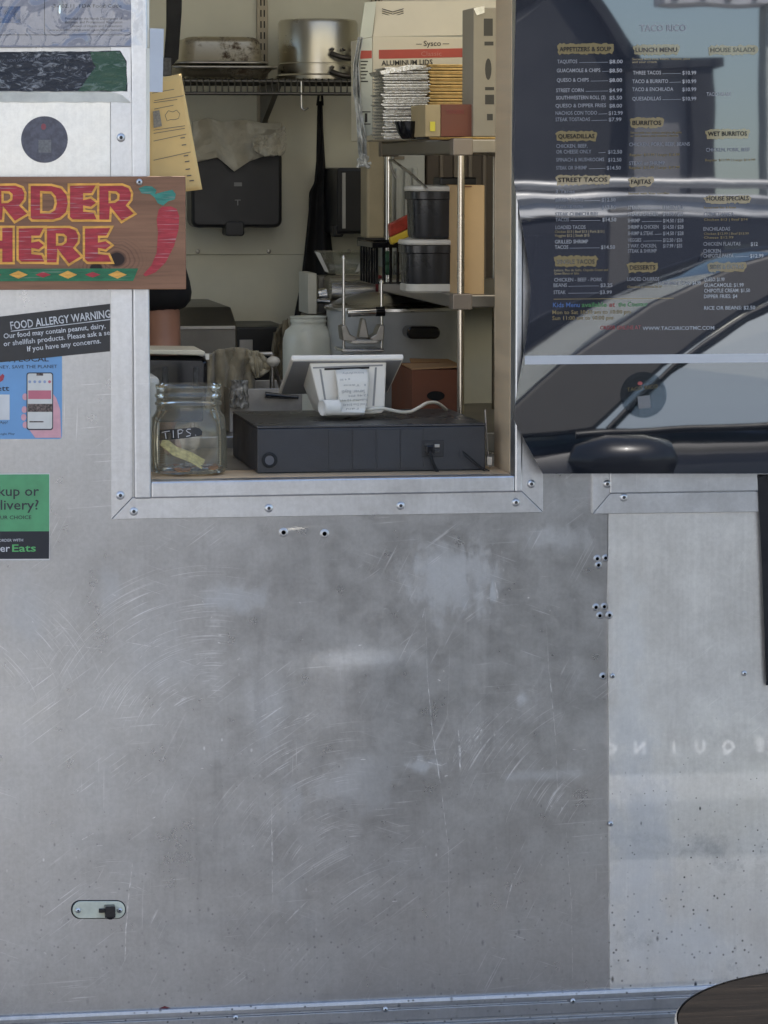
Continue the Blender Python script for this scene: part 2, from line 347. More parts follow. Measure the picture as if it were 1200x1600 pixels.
# roof with an opening added to bring sun and sky light inside
hx0, hx1, hy0, hy1 = 0.2, 2.8, 0.2, 0.68
q = MB(); q.box(XL - 0.02, hx0, -0.03, YB + 0.08, ZTOP - 0.05, ZTOP); q.box(hx1, XR + 0.02, -0.03, YB + 0.08, ZTOP - 0.05, ZTOP)
q.box(hx0, hx1, -0.03, hy0, ZTOP - 0.05, ZTOP); q.box(hx0, hx1, hy1, YB + 0.08, ZTOP - 0.05, ZTOP); q.build('roof', mat('roof_paint', (0.72, 0.7, 0.66, 1), 0.5), truck)
# skirt rail along the bottom: a ribbed extrusion
pr = [(0.0, ZR + 0.004), (-0.010, ZR + 0.004), (-0.012, ZR - 0.002), (-0.012, ZR - 0.009), (-0.008, ZR - 0.010), (-0.008, ZR - 0.013), (-0.013, ZR - 0.014), (-0.013, ZR - 0.034), (-0.007, ZR - 0.035), (-0.007, ZR - 0.041), (-0.015, ZR - 0.042), (-0.015, ZR - 0.050), (-0.004, ZR - 0.052), (-0.004, ZR - 0.2), (0.03, ZR - 0.2), (0.03, ZR + 0.004)]
y0 = wally(ZR)
q = MB(); q.prism([Vector((XL, y0 + a, b)) for a, b in pr], (XR - XL, 0, 0)); rail = q.build('skirt_rail', alu_rail, truck, bev=0.0008)
# screws and rivets
def screw_mesh(mb, c, r=0.0075, h=0.004):
    mb.mat(0).lathe([(r, 0.0), (r * 0.95, h * 0.45), (r * 0.7, h * 0.85), (r * 0.42, h), (r * 0.40, h * 0.55)], c, 16, 'Y'); mb.mat(1).lathe([(r * 0.40, h * 0.56), (0, h * 0.5)], c, 8, 'Y'); mb.mat(0)
screw_m = mat('screw_steel', (0.75, 0.74, 0.72, 1), 0.42, 1.0, 0.2, 60); pit = mat('screw_recess', (0.04, 0.04, 0.04, 1), 0.5)
def screw(px, py, off, parent, r=0.0075, name='screw'):
    c = W(px, py, off); mb = MB(); screw_mesh(mb, c, r); return mb.build(name, [screw_m, pit], parent, smooth=50)
for px, py in ((368, 1590), (602, 1577), (895, 1564)): screw(px, py, -0.0135, rail, 0.005, 'rivet')
# order window: flat mitred trim, a raised inner frame, and the reveal behind it
S_ = -0.006; trims = {}
def strip(name, pts, screws, off=S_, m=None):
    o = slab(MB(), pts, off, -off, P).build(name, m or alu_trim, truck, bev=0.0006)
    for s_ in screws: screw(s_[0], s_[1], off, o)
    return o
strip('window_trim', [(172.6, -260), (206.6, -260), (206.6, 777), (174, 811)], [(188, 774), (189, 215)])
strip('window_trim', [(175, 811.4), (207, 777.8), (815, 768.2), (848, 800.6)], [(209, 799), (420, 794), (626, 790), (806, 785)])
strip('window_trim', [(815.4, -260), (848.6, -260), (848.4, 800), (815.4, 767.6)], [(830, 756)])
F0, F1 = -0.014, TH + 0.004
x0, x1 = P(207.2, 500).x, P(233, 500).x; x2, x3 = P(803, 500).x, P(815, 500).x
zb0, zb1 = P(500, 773.5).z, SILL; zt = OZ1
fr = MB()                                      # one welded frame: left, right, bottom bars and the reveal
fr.box(x0, x1, F0, 0.03, zb0, zt); fr.box(x2, x3, F0, 0.03, zb0 + 0.0005, zt); fr.box(x1, x2, F0 + 0.0004, 0.03, zb0 + 0.0005, zb1)
fr.build('window_frame', alu_trim, truck, bev=0.003)
for xa_, xb_ in ((x1 - 0.012, x1 - 0.001), (x2, x2 + 0.012)): MB().box(xa_, xb_, 0.031, F1, zb1 + 0.0002, zt).build('window_reveal', alu_jamb, truck, bev=0.001)
rv = MB(); rv.box(x1 - 0.002, x2 + 0.002, 0.031, F1, zb1 - 0.012, zb1); rv.build('window_sill', alu_jamb, truck, bev=0.001)
# second window (behind the menu): left and bottom trim, inner frame
strip('menu_window_trim', [(924.6, -260), (953, -260), (953, 771), (926, 802.4)], [(948.5, 756)], -0.009)
strip('menu_window_trim', [(926.6, 803), (953.6, 771.4), (1320, 766), (1320, 798)], [(974.5, 777)], -0.009)
slab(MB(), [(953.6, -260), (1320, -260), (1320, 765), (953.6, 770.8)], -0.012, 0.012, P).build('menu_window_frame', alu_trim, truck, bev=0.0015)
for px, py in ((957, 1056), (1163, 1052), (954, 1287)): screw(px, py, -0.004, truck, 0.0048, 'rivet')
burr_m = mat('burr_metal', (0.62, 0.6, 0.57, 1), 0.5, 1.0)
# drilled holes with raised, bright burrs
for px, py in ((443, 832), (507, 834), (933, 873), (946, 872), (935, 883), (931, 949), (944, 948), (937, 962), (951.5, 961), (942, 1057)):
    c = W(px, py, 0.0); big = py < 840
    r = 0.0042 if big else 0.0034
    mb = MB(); mb.mat(0).lathe([(r * 2.2, -0.0005), (r * 1.5, 0.0012), (r * 1.1, 0.0024), (r * 0.95, 0.0022), (r * 0.9, 0.0008)], c + Vector((0, dent(c.x, c.z) - (0.003 if px > 950 else 0), 0)), 16, 'Y')
    mb.mat(1).lathe([(r * 0.9, 0.0009), (0.0, 0.0009)], c + Vector((0, dent(c.x, c.z) - (0.003 if px > 950 else 0), 0)), 12, 'Y')
    mb.build('drilled_hole', [burr_m, dark_pit], truck, smooth=60)
# the deeper scratches and gouges in the sheet, each a thin bright sliver of raised metal
scr_m = mat('fresh_scratch', (0.60, 0.60, 0.60, 1), 0.4, 0.9, 0.4, 90)
rs = random.Random(11)
def scratch(pts, w_, m_=None):
    fine = []
    for (a_, b_), (c_, d_) in zip(pts, pts[1:]):
        n_ = max(2, int(math.hypot(c_ - a_, d_ - b_) / 9))
        fine += [(a_ + (c_ - a_) * k / n_ + rs.uniform(-.4, .4), b_ + (d_ - b_) * k / n_) for k in range(n_)]
    fine.append(pts[-1]); L_ = len(fine); mb = MB(); vs_ = []
    for i, (x_, y_) in enumerate(fine):
        j = min(i, L_ - 2); dx, dy = fine[j + 1][0] - fine[j][0], fine[j + 1][1] - fine[j][1]; l_ = math.hypot(dx, dy) or 1; t_ = math.sin(math.pi * (i + 0.3) / (L_ - 0.4)); h_ = w_ * 0.5 * (0.25 + 0.75 * t_) * rs.uniform(.55, 1.2)
        for s_ in (-1, 1): q_ = W(x_ - dy / l_ * h_ * s_, y_ + dx / l_ * h_ * s_); q_.y += dent(q_.x, q_.z) - 0.0004 - (0.003 if x_ > 951 else 0); vs_.append(q_)
    mb.add(vs_, [(2 * i, 2 * i + 1, 2 * i + 3, 2 * i + 2) for i in range(L_ - 1)]); return mb.build('scratch', scr_m, truck)
scratch([(207, 1348), (201, 1400), (197, 1450), (195, 1502)], 2.6)
scratch([(664, 952), (668, 1060), (676, 1150), (690, 1235), (701, 1330), (702, 1480)], 1.1); scratch([(853, 975), (858, 1050), (868, 1150), (872, 1260)], 1.0)
scratch([(716, 1140), (718, 1172), (719, 1208)], 3.2); scratch([(664, 950), (660, 965)], 1.4); scratch([(772, 905), (776, 922), (778, 935)], 3.0); scratch([(424, 1255), (425, 1310), (426, 1410)], 1.6)
scratch([(446, 1442), (462, 1425), (480, 1408)], 2.2); scratch([(790, 1420), (800, 1380), (815, 1350)], 1.6); scratch([(128, 1312), (146, 1302)], 1.8); scratch([(190, 1238), (240, 1205)], 0.9); scratch([(885, 1300), (893, 1420), (895, 1540)], 1.0)
scratch([(645, 1185), (690, 1196), (698, 1192)], 2.0); scratch([(895, 1171), (915, 1171)], 1.6); scratch([(180, 1000), (235, 1010), (270, 1010)], 0.8); scratch([(100, 1008), (160, 1014)], 0.8)
for k in range(34):                            # sweeping wipes, where something was dragged over the sheet again and again
    cx, cy, r0, a0, a1 = rs.choice(((430, 1190, 220, 196, 238), (960, 1330, 230, 190, 232), (590, 1420, 240, 200, 236), (560, 1420, 300, 228, 258), (920, 1260, 190, 196, 230)))
    r_ = r0 + rs.uniform(-60, 60); s0 = rs.uniform(a0, a1 - 8); s1 = min(a1, s0 + rs.uniform(8, 24))
    scratch([(cx + r_ * math.cos(R(s0 + (s1 - s0) * j / 6)), cy + r_ * math.sin(R(s0 + (s1 - s0) * j / 6))) for j in range(7)], rs.uniform(0.35, 0.8))
for k in range(90):                            # nicks
    x_, y_ = rs.uniform(20, 940), rs.triangular(850, 1500, 1000); a_ = rs.uniform(0, 6.28); l_ = rs.uniform(2, 9)
    scratch([(x_, y_), (x_ + l_ * math.cos(a_), y_ + l_ * 0.5 * math.sin(a_))], rs.uniform(0.8, 2.2))
# small access plate with a black knob, low on the panel
ap = thing('access_plate', 'small oblong cream latch plate with black knob, low on the aluminium side', 'latch plate', W(154, 1421))
slab(MB(), rrect(111, 1407, 197, 1436, 14, 6), -0.003, 0.004).build('gasket', rubber, ap, bev=0.0008)
slab(MB(), rrect(113.5, 1408.5, 195.5, 1435, 13, 6), -0.007, 0.0035).build('plate', mat('ivory_enamel', (0.62, 0.63, 0.5, 1), 0.35, var=0.15, scale=40), ap, bev=0.001)
for px in (122, 187): screw(px, 1422.5, -0.0072, ap, 0.0048)
kb = MB(); c = W(172, 1422, -0.0072)
kb.box(c.x - 0.010, c.x + 0.008, c.y - 0.016, c.y + 0.001, c.z - 0.010, c.z + 0.010); kb.lathe([(0.009, 0), (0.009, 0.01), (0.006, 0.012), (0.0, 0.0122)], c + Vector((0.0, 0, -0.006)), 14, 'Y')
kb.box(c.x - 0.02, c.x - 0.009, c.y - 0.006, c.y, c.z - 0.003, c.z + 0.004); kb.build('knob', black_gloss, ap, bev=0.001)
# red smear of paint along the skirt
slab(MB(), jag([(243, 1579), (258, 1572), (272, 1577), (274, 1581), (243, 1583)], 1, 5), -0.0015, 0.001).build('paint_smear', mat('red_smear', (0.12, 0.01, 0.015, 1), 0.5), truck)
# ------------------------------------------------------------------ stickers and papers on the truck's side
vinyl_black = mat('black_vinyl', (0.028, 0.027, 0.028, 1), 0.4, var=0.2, scale=40)
print_white = mat('white_print', (0.62, 0.62, 0.62, 1), 0.5, var=0.25, scale=60)
print_dark = mat('dark_print', (0.03, 0.032, 0.04, 1), 0.5)
print_grey = mat('grey_print', (0.14, 0.145, 0.17, 1), 0.5)
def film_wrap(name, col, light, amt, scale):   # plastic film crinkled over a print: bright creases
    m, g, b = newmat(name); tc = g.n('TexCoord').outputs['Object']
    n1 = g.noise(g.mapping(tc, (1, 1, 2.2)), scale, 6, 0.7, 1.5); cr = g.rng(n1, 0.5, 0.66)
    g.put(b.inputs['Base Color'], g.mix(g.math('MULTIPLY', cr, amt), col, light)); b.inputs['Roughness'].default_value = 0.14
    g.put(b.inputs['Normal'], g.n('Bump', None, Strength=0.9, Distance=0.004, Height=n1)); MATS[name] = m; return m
hn = thing('health_notice', 'grey inspection notice under crinkled clear plastic at the top left corner', 'notice', W(100, 75))
slab(MB(), [(-260, -160), (225, -160), (224.5, 73), (-260, 75)], -0.012, 0.006).build('backing', mat('notice_grey', (0.25, 0.25, 0.285, 1), 0.35, var=0.1), hn, bev=0.0008)
slab(MB(), [(224.8, -160), (234, -160), (233, 74), (224.7, 74.5)], -0.0118, 0.006).build('edge_tape', mat('cream_tape', (0.72, 0.69, 0.58, 1), 0.5), hn)
def curve_cover():
    mb = MB()
    def f(u, v):
        px, py = -258 + 481 * u, -150 + 221 * v
        n = mnoise.noise(Vector((px * 0.022 + py * 0.012, py * 0.009, 2.0))); n2 = mnoise.noise(Vector((px * 0.05, py * 0.04, 9.0)))
        return W(px, py, -0.0145 - 0.0048 * (1 - abs(n)) ** 16 - 0.0012 * (1 - abs(n2)) ** 20)
    mb.grid(f, 240, 110); return mb
m, g, b = newmat('clear_film'); MATS['clear_film'] = m
out = m.node_tree.nodes['Material Output']; tr = g.n('BsdfTransparent', None, Color=(0.96, 0.96, 0.96, 1)); gl = g.n('BsdfGlossy', None, Color=(1, 1, 1, 1), Roughness=0.06)
mx = g.n('MixShader', None, Fac=g.math('ADD', g.math('MULTIPLY', g.n('Fresnel', None, IOR=1.45), 1.0), 0.05)); g.L.new(tr.outputs[0], mx.inputs[1]); g.L.new(gl.outputs[0], mx.inputs[2]); g.L.new(mx.outputs[0], out.inputs[0])
curve_cover().build('plastic_cover', m, hn, smooth=80)
for s_, a, b_, y, cp in (('-3-602.11, FDA Food Code', 80, 190, 12, 5.5), ('Provided by the North Department of', 102, 191, 31, 4), ('Business and Professional Regulation', 102, 191, 36.5, 4), ('Division of Hotels and Restaurants', 110, 191, 42.5, 4), ('www.myfloridalicense.com/dbpr/hotels', 76, 191, 48.5, 3.6)):
    text(s_, (a, y), (b_, y), cp, print_dark, hn, -0.0125)
q = MB()
for a in (rect(-30, 54, 196, 55), rect(211, -100, 212, 40), rect(69, -100, 70, 54)): slab(q, a, -0.0125, 0.0004)
for k in range(8):
    a0, a1 = R(90 * k / 8), R(90 * (k + 1) / 8)
    slab(q, [(196 + 15.5 * math.sin(a0), 40 + 14.5 * math.cos(a0)), (196 + 15.5 * math.sin(a1), 40 + 14.5 * math.cos(a1)), (196 + 16.3 * math.sin(a1), 40 + 15.4 * math.cos(a1)), (196 + 16.3 * math.sin(a0), 40 + 15.4 * math.cos(a0))], -0.0125, 0.0004)
q.build('ruled_border', print_dark, hn)
q = MB(); slab(q, rect(-20, 10, 32, 36), -0.0123, 0.0003); q.build('blue_seal', mat('seal_blue', (0.06, 0.1, 0.2, 1), 0.5, var=0.5, scale=90), hn)
st = thing('torn_black_sticker', 'torn black and green sticker with scuffed film below the plastic notice', 'sticker', W(100, 142))
slab(MB(), jag([(-200, 82), (150, 80), (188, 79), (198, 96), (199, 143), (-200, 142)], 0.5, 10), -0.007, 0.002).build('backing', film_wrap('scuffed_black_film', (0.02, 0.021, 0.027, 1), (0.34, 0.34, 0.34, 1), 0.85, 45), st)
slab(MB(), jag([(140, 80.5), (187, 79.8), (197, 97), (198, 142), (122, 142), (138, 120), (150, 105)], 1.2, 8), -0.008, 0.001).build('green_corner', film_wrap('scuffed_green_film', (0.035, 0.085, 0.045, 1), (0.3, 0.36, 0.3, 1), 0.4, 30), st)
t = MB(); text('NOW ON ONLINE ORDERING PLATFORMS', (12, 97), (112, 92), 4.5, None, None, -0.0082, mb=t); t.build('lettering', print_grey, st)
cream_sheet = mat('cream_sheet', (0.66, 0.64, 0.57, 1), 0.4, var=0.1, scale=6)
pg = thing('bright_reflection_patch', 'aluminium patch coloured creamy bright for reflected light, behind the round grey sticker', 'metal panel', W(60, 270))  # reflected sky and sunlit wall painted in as a brighter, creamier sheet
slab(MB(), [(-200, 143), (172, 143), (172.3, 800), (-200, 800)][:2] + [(172.2, 277), (-200, 278)], -0.0045, 0.004).build('sheet', aluminium('reflection_bright_aluminium', 0.76, 0.4, scratch=0.2, coat=0.05, tint=(1, 0.98, 0.92)), pg, bev=0.0005)
slab(MB(), jag([(-200, 143.5), (172, 143.5), (190, 148), (206, 160), (-200, 159)], 0.8, 12), -0.0066, 0.001).build('adhesive_residue', mat('glue_residue', (0.62, 0.59, 0.5, 1), 0.6, var=0.2, scale=20), pg)
rs_ = thing('round_grey_sticker', 'faded round grey sticker with a small square, above the wooden sign', 'sticker', W(69, 254))
slab(MB(), disc(69.5, 218, 36.5, 40), -0.0056, 0.001).build('face', mat('faded_grey_vinyl', (0.105, 0.1, 0.118, 1), 0.5, var=0.3, scale=110), rs_)
slab(MB(), rect(60, 218.5, 80, 238.5), -0.0060, 0.0003).build('faded_square', mat('faded_print', (0.17, 0.165, 0.16, 1), 0.5, var=0.3, scale=200), rs_)
slab(MB(), disc(68, 198, 4, 10, 5), -0.0060, 0.0003).build('red_mark', mat('faded_red', (0.28, 0.07, 0.08, 1), 0.5), rs_)
al = thing('allergy_warning_sticker', 'black food allergy warning sticker with white text, below the wooden sign', 'sticker', W(86, 555))
slab(MB(), [(-140, 511), (172, 474.6), (172, 549), (-140, 580)], -0.0022, 0.0012).build('face', vinyl_black, al)
for s_, a, b_, cp, bo in (('FOOD ALLERGY WARNING', (17, 515), (173, 496), 12, 0.012), ('Our food may contain peanut, dairy,', (6, 529), (165, 512.5), 7.6, 0.01), ('or shellfish products. Please ask a se', (6, 541), (172, 523), 7.6, 0.01), ('If you have any concerns.', (43, 549), (158, 536), 7.6, 0.01)):
    text(s_, a, b_, cp, print_white, al, -0.0026, bold=bo)
slab(MB(), [(17, 517), (172, 498.6), (172, 499.8), (17, 518.2)], -0.0026, 0.0003).build('underline', print_white, al)
bl = thing('blue_app_sticker', 'light blue app sticker showing a hand holding a phone, under the allergy warning', 'sticker', W(48, 685))
slab(MB(), [(-140, 558), (97, 540)] + rrect(90, 676, 97, 686, 5)[5:10] + [(-140, 686)], -0.0013, 0.001).build('face', mat('sky_blue_vinyl', C(112, 158, 200), 0.4, var=0.06), bl)
text('SHOP, LOCAL', (-16, 565.5), (76, 564.5), 7.5, print_dark, bl, -0.0017, bold=0.015); text('MONEY, SAVE THE PLANET', (-16, 576), (89.5, 575), 5, print_dark, bl, -0.0017); text('Everett', (-36, 611), (14.5, 610.5), 8, print_dark, bl, -0.0017, bold=0.012); text('Download the App!', (-40, 663), (12, 661.5), 4, print_dark, bl, -0.0017); text('App Store / Google Play', (-40, 680), (23, 679), 3, print_dark, bl, -0.0017)
slab(MB(), [(-8, 584), (-3, 584), (0, 588), (4, 584), (7, 587), (5, 594), (-4, 600), (-12, 592)], -0.0017, 0.0003).build('red_heart', mat('heart_red', (0.4, 0.05, 0.07, 1), 0.5), bl)
skinp = mat('printed_skin', C(214, 160, 165), 0.5, var=0.08, scale=60)
q = MB(); slab(q, [(80, 612), (88, 622), (94, 640), (95.5, 684), (55, 684), (46, 672), (52, 664), (80, 660)], -0.0017, 0.0002)
for cy, cx in ((620, 39), (640, 38), (652, 37), (664, 39.5)): slab(q, disc(cx, cy, 4.2, 10, 5.4), -0.0017, 0.0002)
q.build('printed_hand', skinp, bl)
slab(MB(), rrect(41.5, 582, 83, 672, 4), -0.0021, 0.0003).build('printed_phone', print_dark, bl)
slab(MB(), rrect(43, 583.5, 81.5, 670, 3), -0.0024, 0.0002).build('printed_screen', mat('screen_print', (0.66, 0.64, 0.58, 1), 0.4), bl)
q = MB(); slab(q, rect(44, 610, 80, 623.5), -0.0027, 0.0002); slab(q, disc(77.5, 596.5, 2.4, 10), -0.0027, 0.0002); q.build('printed_banner', mat('pink_print', (0.55, 0.16, 0.2, 1), 0.5), bl)
q = MB(); slab(q, rect(43.5, 631, 81.5, 643.5), -0.0027, 0.0002); slab(q, rect(57, 583.5, 67.5, 587), -0.0027, 0.0002); slab(q, rect(46, 658, 68, 660), -0.0027, 0.0002); q.build('printed_photo', mat('photo_print', (0.14, 0.1, 0.085, 1), 0.5, var=0.9, scale=260), bl)
q = MB()
for k in range(4): slab(q, disc(46.5 + 7.8 * k, 596.5, 2.3, 10), -0.0027, 0.0002)
q.build('printed_icons', mat('icon_print', (0.3, 0.36, 0.5, 1), 0.5), bl)
slab(MB(), rect(-24, 616.5, 15, 656), -0.0017, 0.0003).build('blank_square', mat('sticker_white', (0.68, 0.67, 0.64, 1), 0.5), bl)
ue = thing('delivery_sticker', 'green and black pickup or delivery sticker at the left edge of the truck side', 'sticker', W(38, 874))
slab(MB(), [(-150, 741), (78, 740), (77.5, 875), (-150, 876)], -0.0012, 0.001).build('white_border', mat('sticker_white', (0.6, 0.6, 0.6, 1), 0.5), ue)
slab(MB(), [(-150, 742), (77, 741), (77, 830), (-150, 831)], -0.0016, 0.0003).build('green_field', mat('delivery_green', C(88, 158, 108), 0.4, var=0.18, scale=14), ue)
slab(MB(), [(-150, 831), (77, 830), (76.5, 873), (-150, 874)], -0.0016, 0.0003).build('black_field', mat('delivery_black', (0.008, 0.012, 0.02, 1), 0.4), ue)
for s_, a, b_, y, cp in (('Pickup or', -30, 61, 775, 15), ('Delivery?', -29, 60.5, 796.5, 15), ('YOUR CHOICE', -13.5, 49, 811.5, 5.6)): text(s_, (a, y), (b_, y - 0.5), cp, print_dark, ue, -0.002, bold=0.008)
text('ORDER WITH', (-2, 846.5), (36, 846), 4.2, print_white, ue, -0.002); text('Uber', (-21, 862), (15.5, 862), 11, print_white, ue, -0.002, bold=0.006)
t = MB(); text('Eats', (19, 862), (56, 861.6), 11, None, None, -0.002, mb=t, bold=0.014); t.build('lettering', mat('eats_green', C(96, 178, 104), 0.5), ue)

# ------------------------------------------------------------------ wooden order sign
def wood(name, c1, c2, c3, knots, grain=(3, 3, 60), rough=0.7):
    m, g, b = newmat(name); tc = g.n('TexCoord').outputs['Object']; sep = g.n('SeparateXYZ', None, Vector=tc)
    infl = None; vec = tc
    n1 = g.noise(g.mapping(tc, grain), 1.0, 8, 0.65, 0.4); n2 = g.noise(g.mapping(tc, tuple(q * 5 for q in grain)), 1.0, 4, 0.6)
    col = g.mix(g.rng(n1, 0.3, 0.7), c1, c2); col = g.mix(g.math('MULTIPLY', g.rng(n2, 0.55, 0.75), 0.35), col, c3)
    for kx, kz, r in knots:
        dx = g.math('SUBTRACT', sep.outputs[0], kx); dz = g.math('MULTIPLY', g.math('SUBTRACT', sep.outputs[2], kz), 1.25)
        rr = g.math('ADD', g.math('SQRT', g.math('ADD', g.math('MULTIPLY', dx, dx), g.math('MULTIPLY', dz, dz))), g.math('MULTIPLY', g.math('SUBTRACT', g.noise(tc, 30, 4), 0.5), r * 0.9))
        ring = g.math('MULTIPLY', g.rng(g.math('SINE', g.math('MULTIPLY', rr, 900.0)), 0.1, 0.9), g.rng(rr, r * 4.2, r * 1.2))
        col = g.mix(g.math('MULTIPLY', ring, 0.45), col, c3); col = g.mix(g.rng(rr, r * 1.15, r * 0.8), col, tuple(q * 0.35 for q in c3[:3]) + (1,))
    g.put(b.inputs['Base Color'], col); b.inputs['Roughness'].default_value = rough
    g.put(b.inputs['Normal'], g.n('Bump', None, Strength=0.3, Distance=0.001, Height=n1)); MATS[name] = m; return m
sg = thing('order_sign', 'brown wooden ORDER HERE sign with red lettering and a painted chili', 'sign', W(100, 452, -0.02))
k1 = W(180, 404) - ORG['order_sign']; k2 = W(148, 418) - ORG['order_sign']
SO = -0.034
slab(MB(), [(-300, 277), (290, 275.5), (291, 452), (-300, 454)], SO, 0.019).build('board', wood('stained_board', C(150, 108, 80), C(124, 88, 64), C(76, 50, 38), ((k1.x, k1.z, 0.0145), (k2.x, k2.z, 0.010))), sg, bev=0.0015)
def paint(name, c, wear):
    m, g, b = newmat(name); tc = g.n('TexCoord').outputs['Object']
    cr = g.rng(g.noise(g.mapping(tc, (14, 1, 420), (0, R(8), 0)), 1.0, 3, 0.5), 0.58, 0.68); pa = g.noise(tc, 40, 5, 0.65)
    g.put(b.inputs['Base Color'], g.mix(g.math('MULTIPLY', cr, wear), g.n('HueSaturation', None, Color=c, Value=g.rng(g.noise(g.mapping(tc, (30, 1, 160)), 1.0, 4, 0.65), 0.3, 0.7, 0.72, 1.2)), (0.55, 0.4, 0.38, 1))); b.inputs['Roughness'].default_value = 0.6
    g.put(b.inputs['Normal'], g.n('Bump', None, Strength=0.3, Distance=0.0008, Height=pa)); MATS[name] = m; return m
red_p = paint('red_paint', C(172, 52, 58), 0.5); yel_p = paint('ochre_paint', C(232, 168, 74), 0.1); grn_p = paint('green_paint', C(44, 112, 74), 0.2); teal_p = paint('teal_paint', C(58, 130, 112), 0.4)
def zc(pts): return [(x * 0.26667, 250 + y * 0.25833) for x, y in pts]
LET = {'D': ([(177, 152), (300, 152), (358, 168), (392, 210), (400, 262), (388, 318), (352, 352), (310, 364), (190, 364), (177, 350)], [(240, 192), (240, 318), (290, 318), (318, 300), (328, 262), (322, 222), (300, 196)]),
       'E': ([(405, 150), (562, 147), (534, 204), (488, 204), (488, 236), (528, 228), (564, 258), (528, 288), (488, 280), (488, 308), (546, 314), (566, 364), (424, 364), (405, 346)], None),
       'R': ([(577, 152), (716, 150), (756, 166), (772, 200), (768, 240), (742, 274), (790, 324), (712, 372), (648, 290), (643, 364), (577, 364)], [(640, 192), (640, 256), (672, 254), (694, 238), (696, 208), (680, 194)]),
       'H': ([(0, 150), (68, 150), (68, 226), (116, 226), (116, 150), (184, 150), (184, 364), (116, 364), (116, 284), (68, 284), (68, 364), (0, 364)], None),
       'O': ([(60, 150), (130, 150), (178, 176), (196, 230), (196, 286), (176, 340), (130, 366), (60, 366), (14, 340), (-4, 286), (-4, 230), (14, 176)], [(96, 196), (70, 222), (66, 262), (72, 300), (96, 318), (124, 300), (130, 262), (122, 222)])}
LK = [0]
def letter(ch, bx0, by0, bx1, by1, parent):
    LK[0] += 1; lift = -0.00012 * (LK[0] % 2)
    outer, hole = LET[ch]; xs_ = [p_[0] for p_ in outer]; ys_ = [p_[1] for p_ in outer]
    def tr_(pts): return zc([(bx0 + (x - min(xs_)) / (max(xs_) - min(xs_)) * (bx1 - bx0), by0 + (y - min(ys_)) / (max(ys_) - min(ys_)) * (by1 - by0)) for x, y in pts])
    obs = []
    for nm, m_, offs, yo in (('letter_outline', yel_p, 0.0026, -0.0009), ('letter', red_p, -0.0014, -0.0016)):
        cu = bpy.data.curves.new(nm, 'CURVE'); cu.dimensions = '2D'; cu.fill_mode = 'BOTH'; cu.offset = offs
        for ring in (outer, hole):
            if not ring: continue
            pts = [W(x, y, SO) for x, y in tr_(ring)]; sp = cu.splines.new('POLY'); sp.points.add(len(pts) - 1); sp.use_cyclic_u = True
            for i, q_ in enumerate(pts): sp.points[i].co = (q_.x, q_.z, 0, 1)
        to = bpy.data.objects.new('tmp', cu); COL.objects.link(to); me = to.to_mesh()
        mb = MB(); mb.add([Vector((v.co.x, SO + yo + lift, v.co.y)) for v in me.vertices], [tuple(f.vertices) for f in me.polygons]); to.to_mesh_clear()
        bpy.data.objects.remove(to); bpy.data.curves.remove(cu)
        if nm == 'letter_outline': root = mb.build('letter', m_, parent, recalc=True)
        else: mb.build('letter_face', m_, root, recalc=True)
for ch, a, b_, c_, d_ in (('O', -340, 148, -70, 368), ('R', -52, 150, 166, 374), ('D', 175, 152, 402, 364), ('E', 405, 148, 572, 364), ('R', 577, 150, 790, 373),
                          ('H', -110, 406, 78, 622), ('E', 105, 406, 266, 620), ('R', 270, 406, 480, 632), ('E', 493, 406, 658, 620)): letter(ch, a, b_, c_, d_, sg)
slab(MB(), zc([(-900, 658), (810, 656), (780, 732), (-900, 736)]), SO - 0.0006, 0.0006).build('green_band', grn_p, sg)
for k in range(8):
    cx = 688 - 145 * k; w_, h_, mm = (55, 24, yel_p) if k % 2 == 0 else (46, 17, red_p)
    slab(MB(), zc([(cx - w_, 694), (cx, 694 - h_), (cx + w_, 694), (cx, 694 + h_)]), SO - 0.0012, 0.0005).build('diamond', mm, sg)
slab(MB(), zc([(930, 300), (950, 282), (1000, 280), (1035, 296), (1050, 340), (1046, 420), (1020, 520), (970, 620), (910, 680), (852, 704), (840, 692), (888, 636), (918, 560), (926, 440), (918, 360)]), SO - 0.0006, 0.0006).build('chili', red_p, sg)
slab(MB(), zc([(812, 172), (850, 156), (890, 160), (918, 182), (908, 206), (965, 190), (1010, 180), (1030, 206), (1024, 238), (985, 250), (955, 276), (925, 262), (905, 226), (880, 206), (830, 202)]), SO - 0.0006, 0.0006).build('chili_stem', teal_p, sg)
screw(217.5, 284.5, SO - 0.0002, sg, 0.0058)
# ------------------------------------------------------------------ the glossy menu hung over the second window
ZM = P(1000, 0).z
def MP(px, py, off=0.0):
    Y = -0.02
    for _ in range(4): Y = -0.016 - (ZM - P(px, py, Y + off).z) * math.tan(MENU_TILT)
    return P(px, py, Y + off)
def glossy(name, col, ior=2.4, rough=0.015, alpha=1.0):
    m, g, b = newmat(name); b.inputs['Base Color'].default_value = col; b.inputs['Roughness'].default_value = rough; b.inputs['IOR'].default_value = ior
    tc = g.n('TexCoord').outputs['Object']
    g.put(b.inputs['Normal'], g.n('Bump', None, Strength=0.05, Distance=0.002, Height=g.noise(tc, 7, 1, 0.4)))
    if alpha < 1:
        out = m.node_tree.nodes['Material Output']; tr = g.n('BsdfTransparent', None, Color=(0.75, 0.8, 0.84, 1)); mx = g.n('MixShader', None, Fac=alpha)
        g.L.new(tr.outputs[0], mx.inputs[1]); g.L.new(b.outputs[0], mx.inputs[2]); g.L.new(mx.outputs[0], out.inputs[0])
    MATS[name] = m; return m
mn = thing('menu_board', 'large glossy black food menu sheet mirroring parked cars, right of the order window', 'menu', P(1000, 740, -0.03))
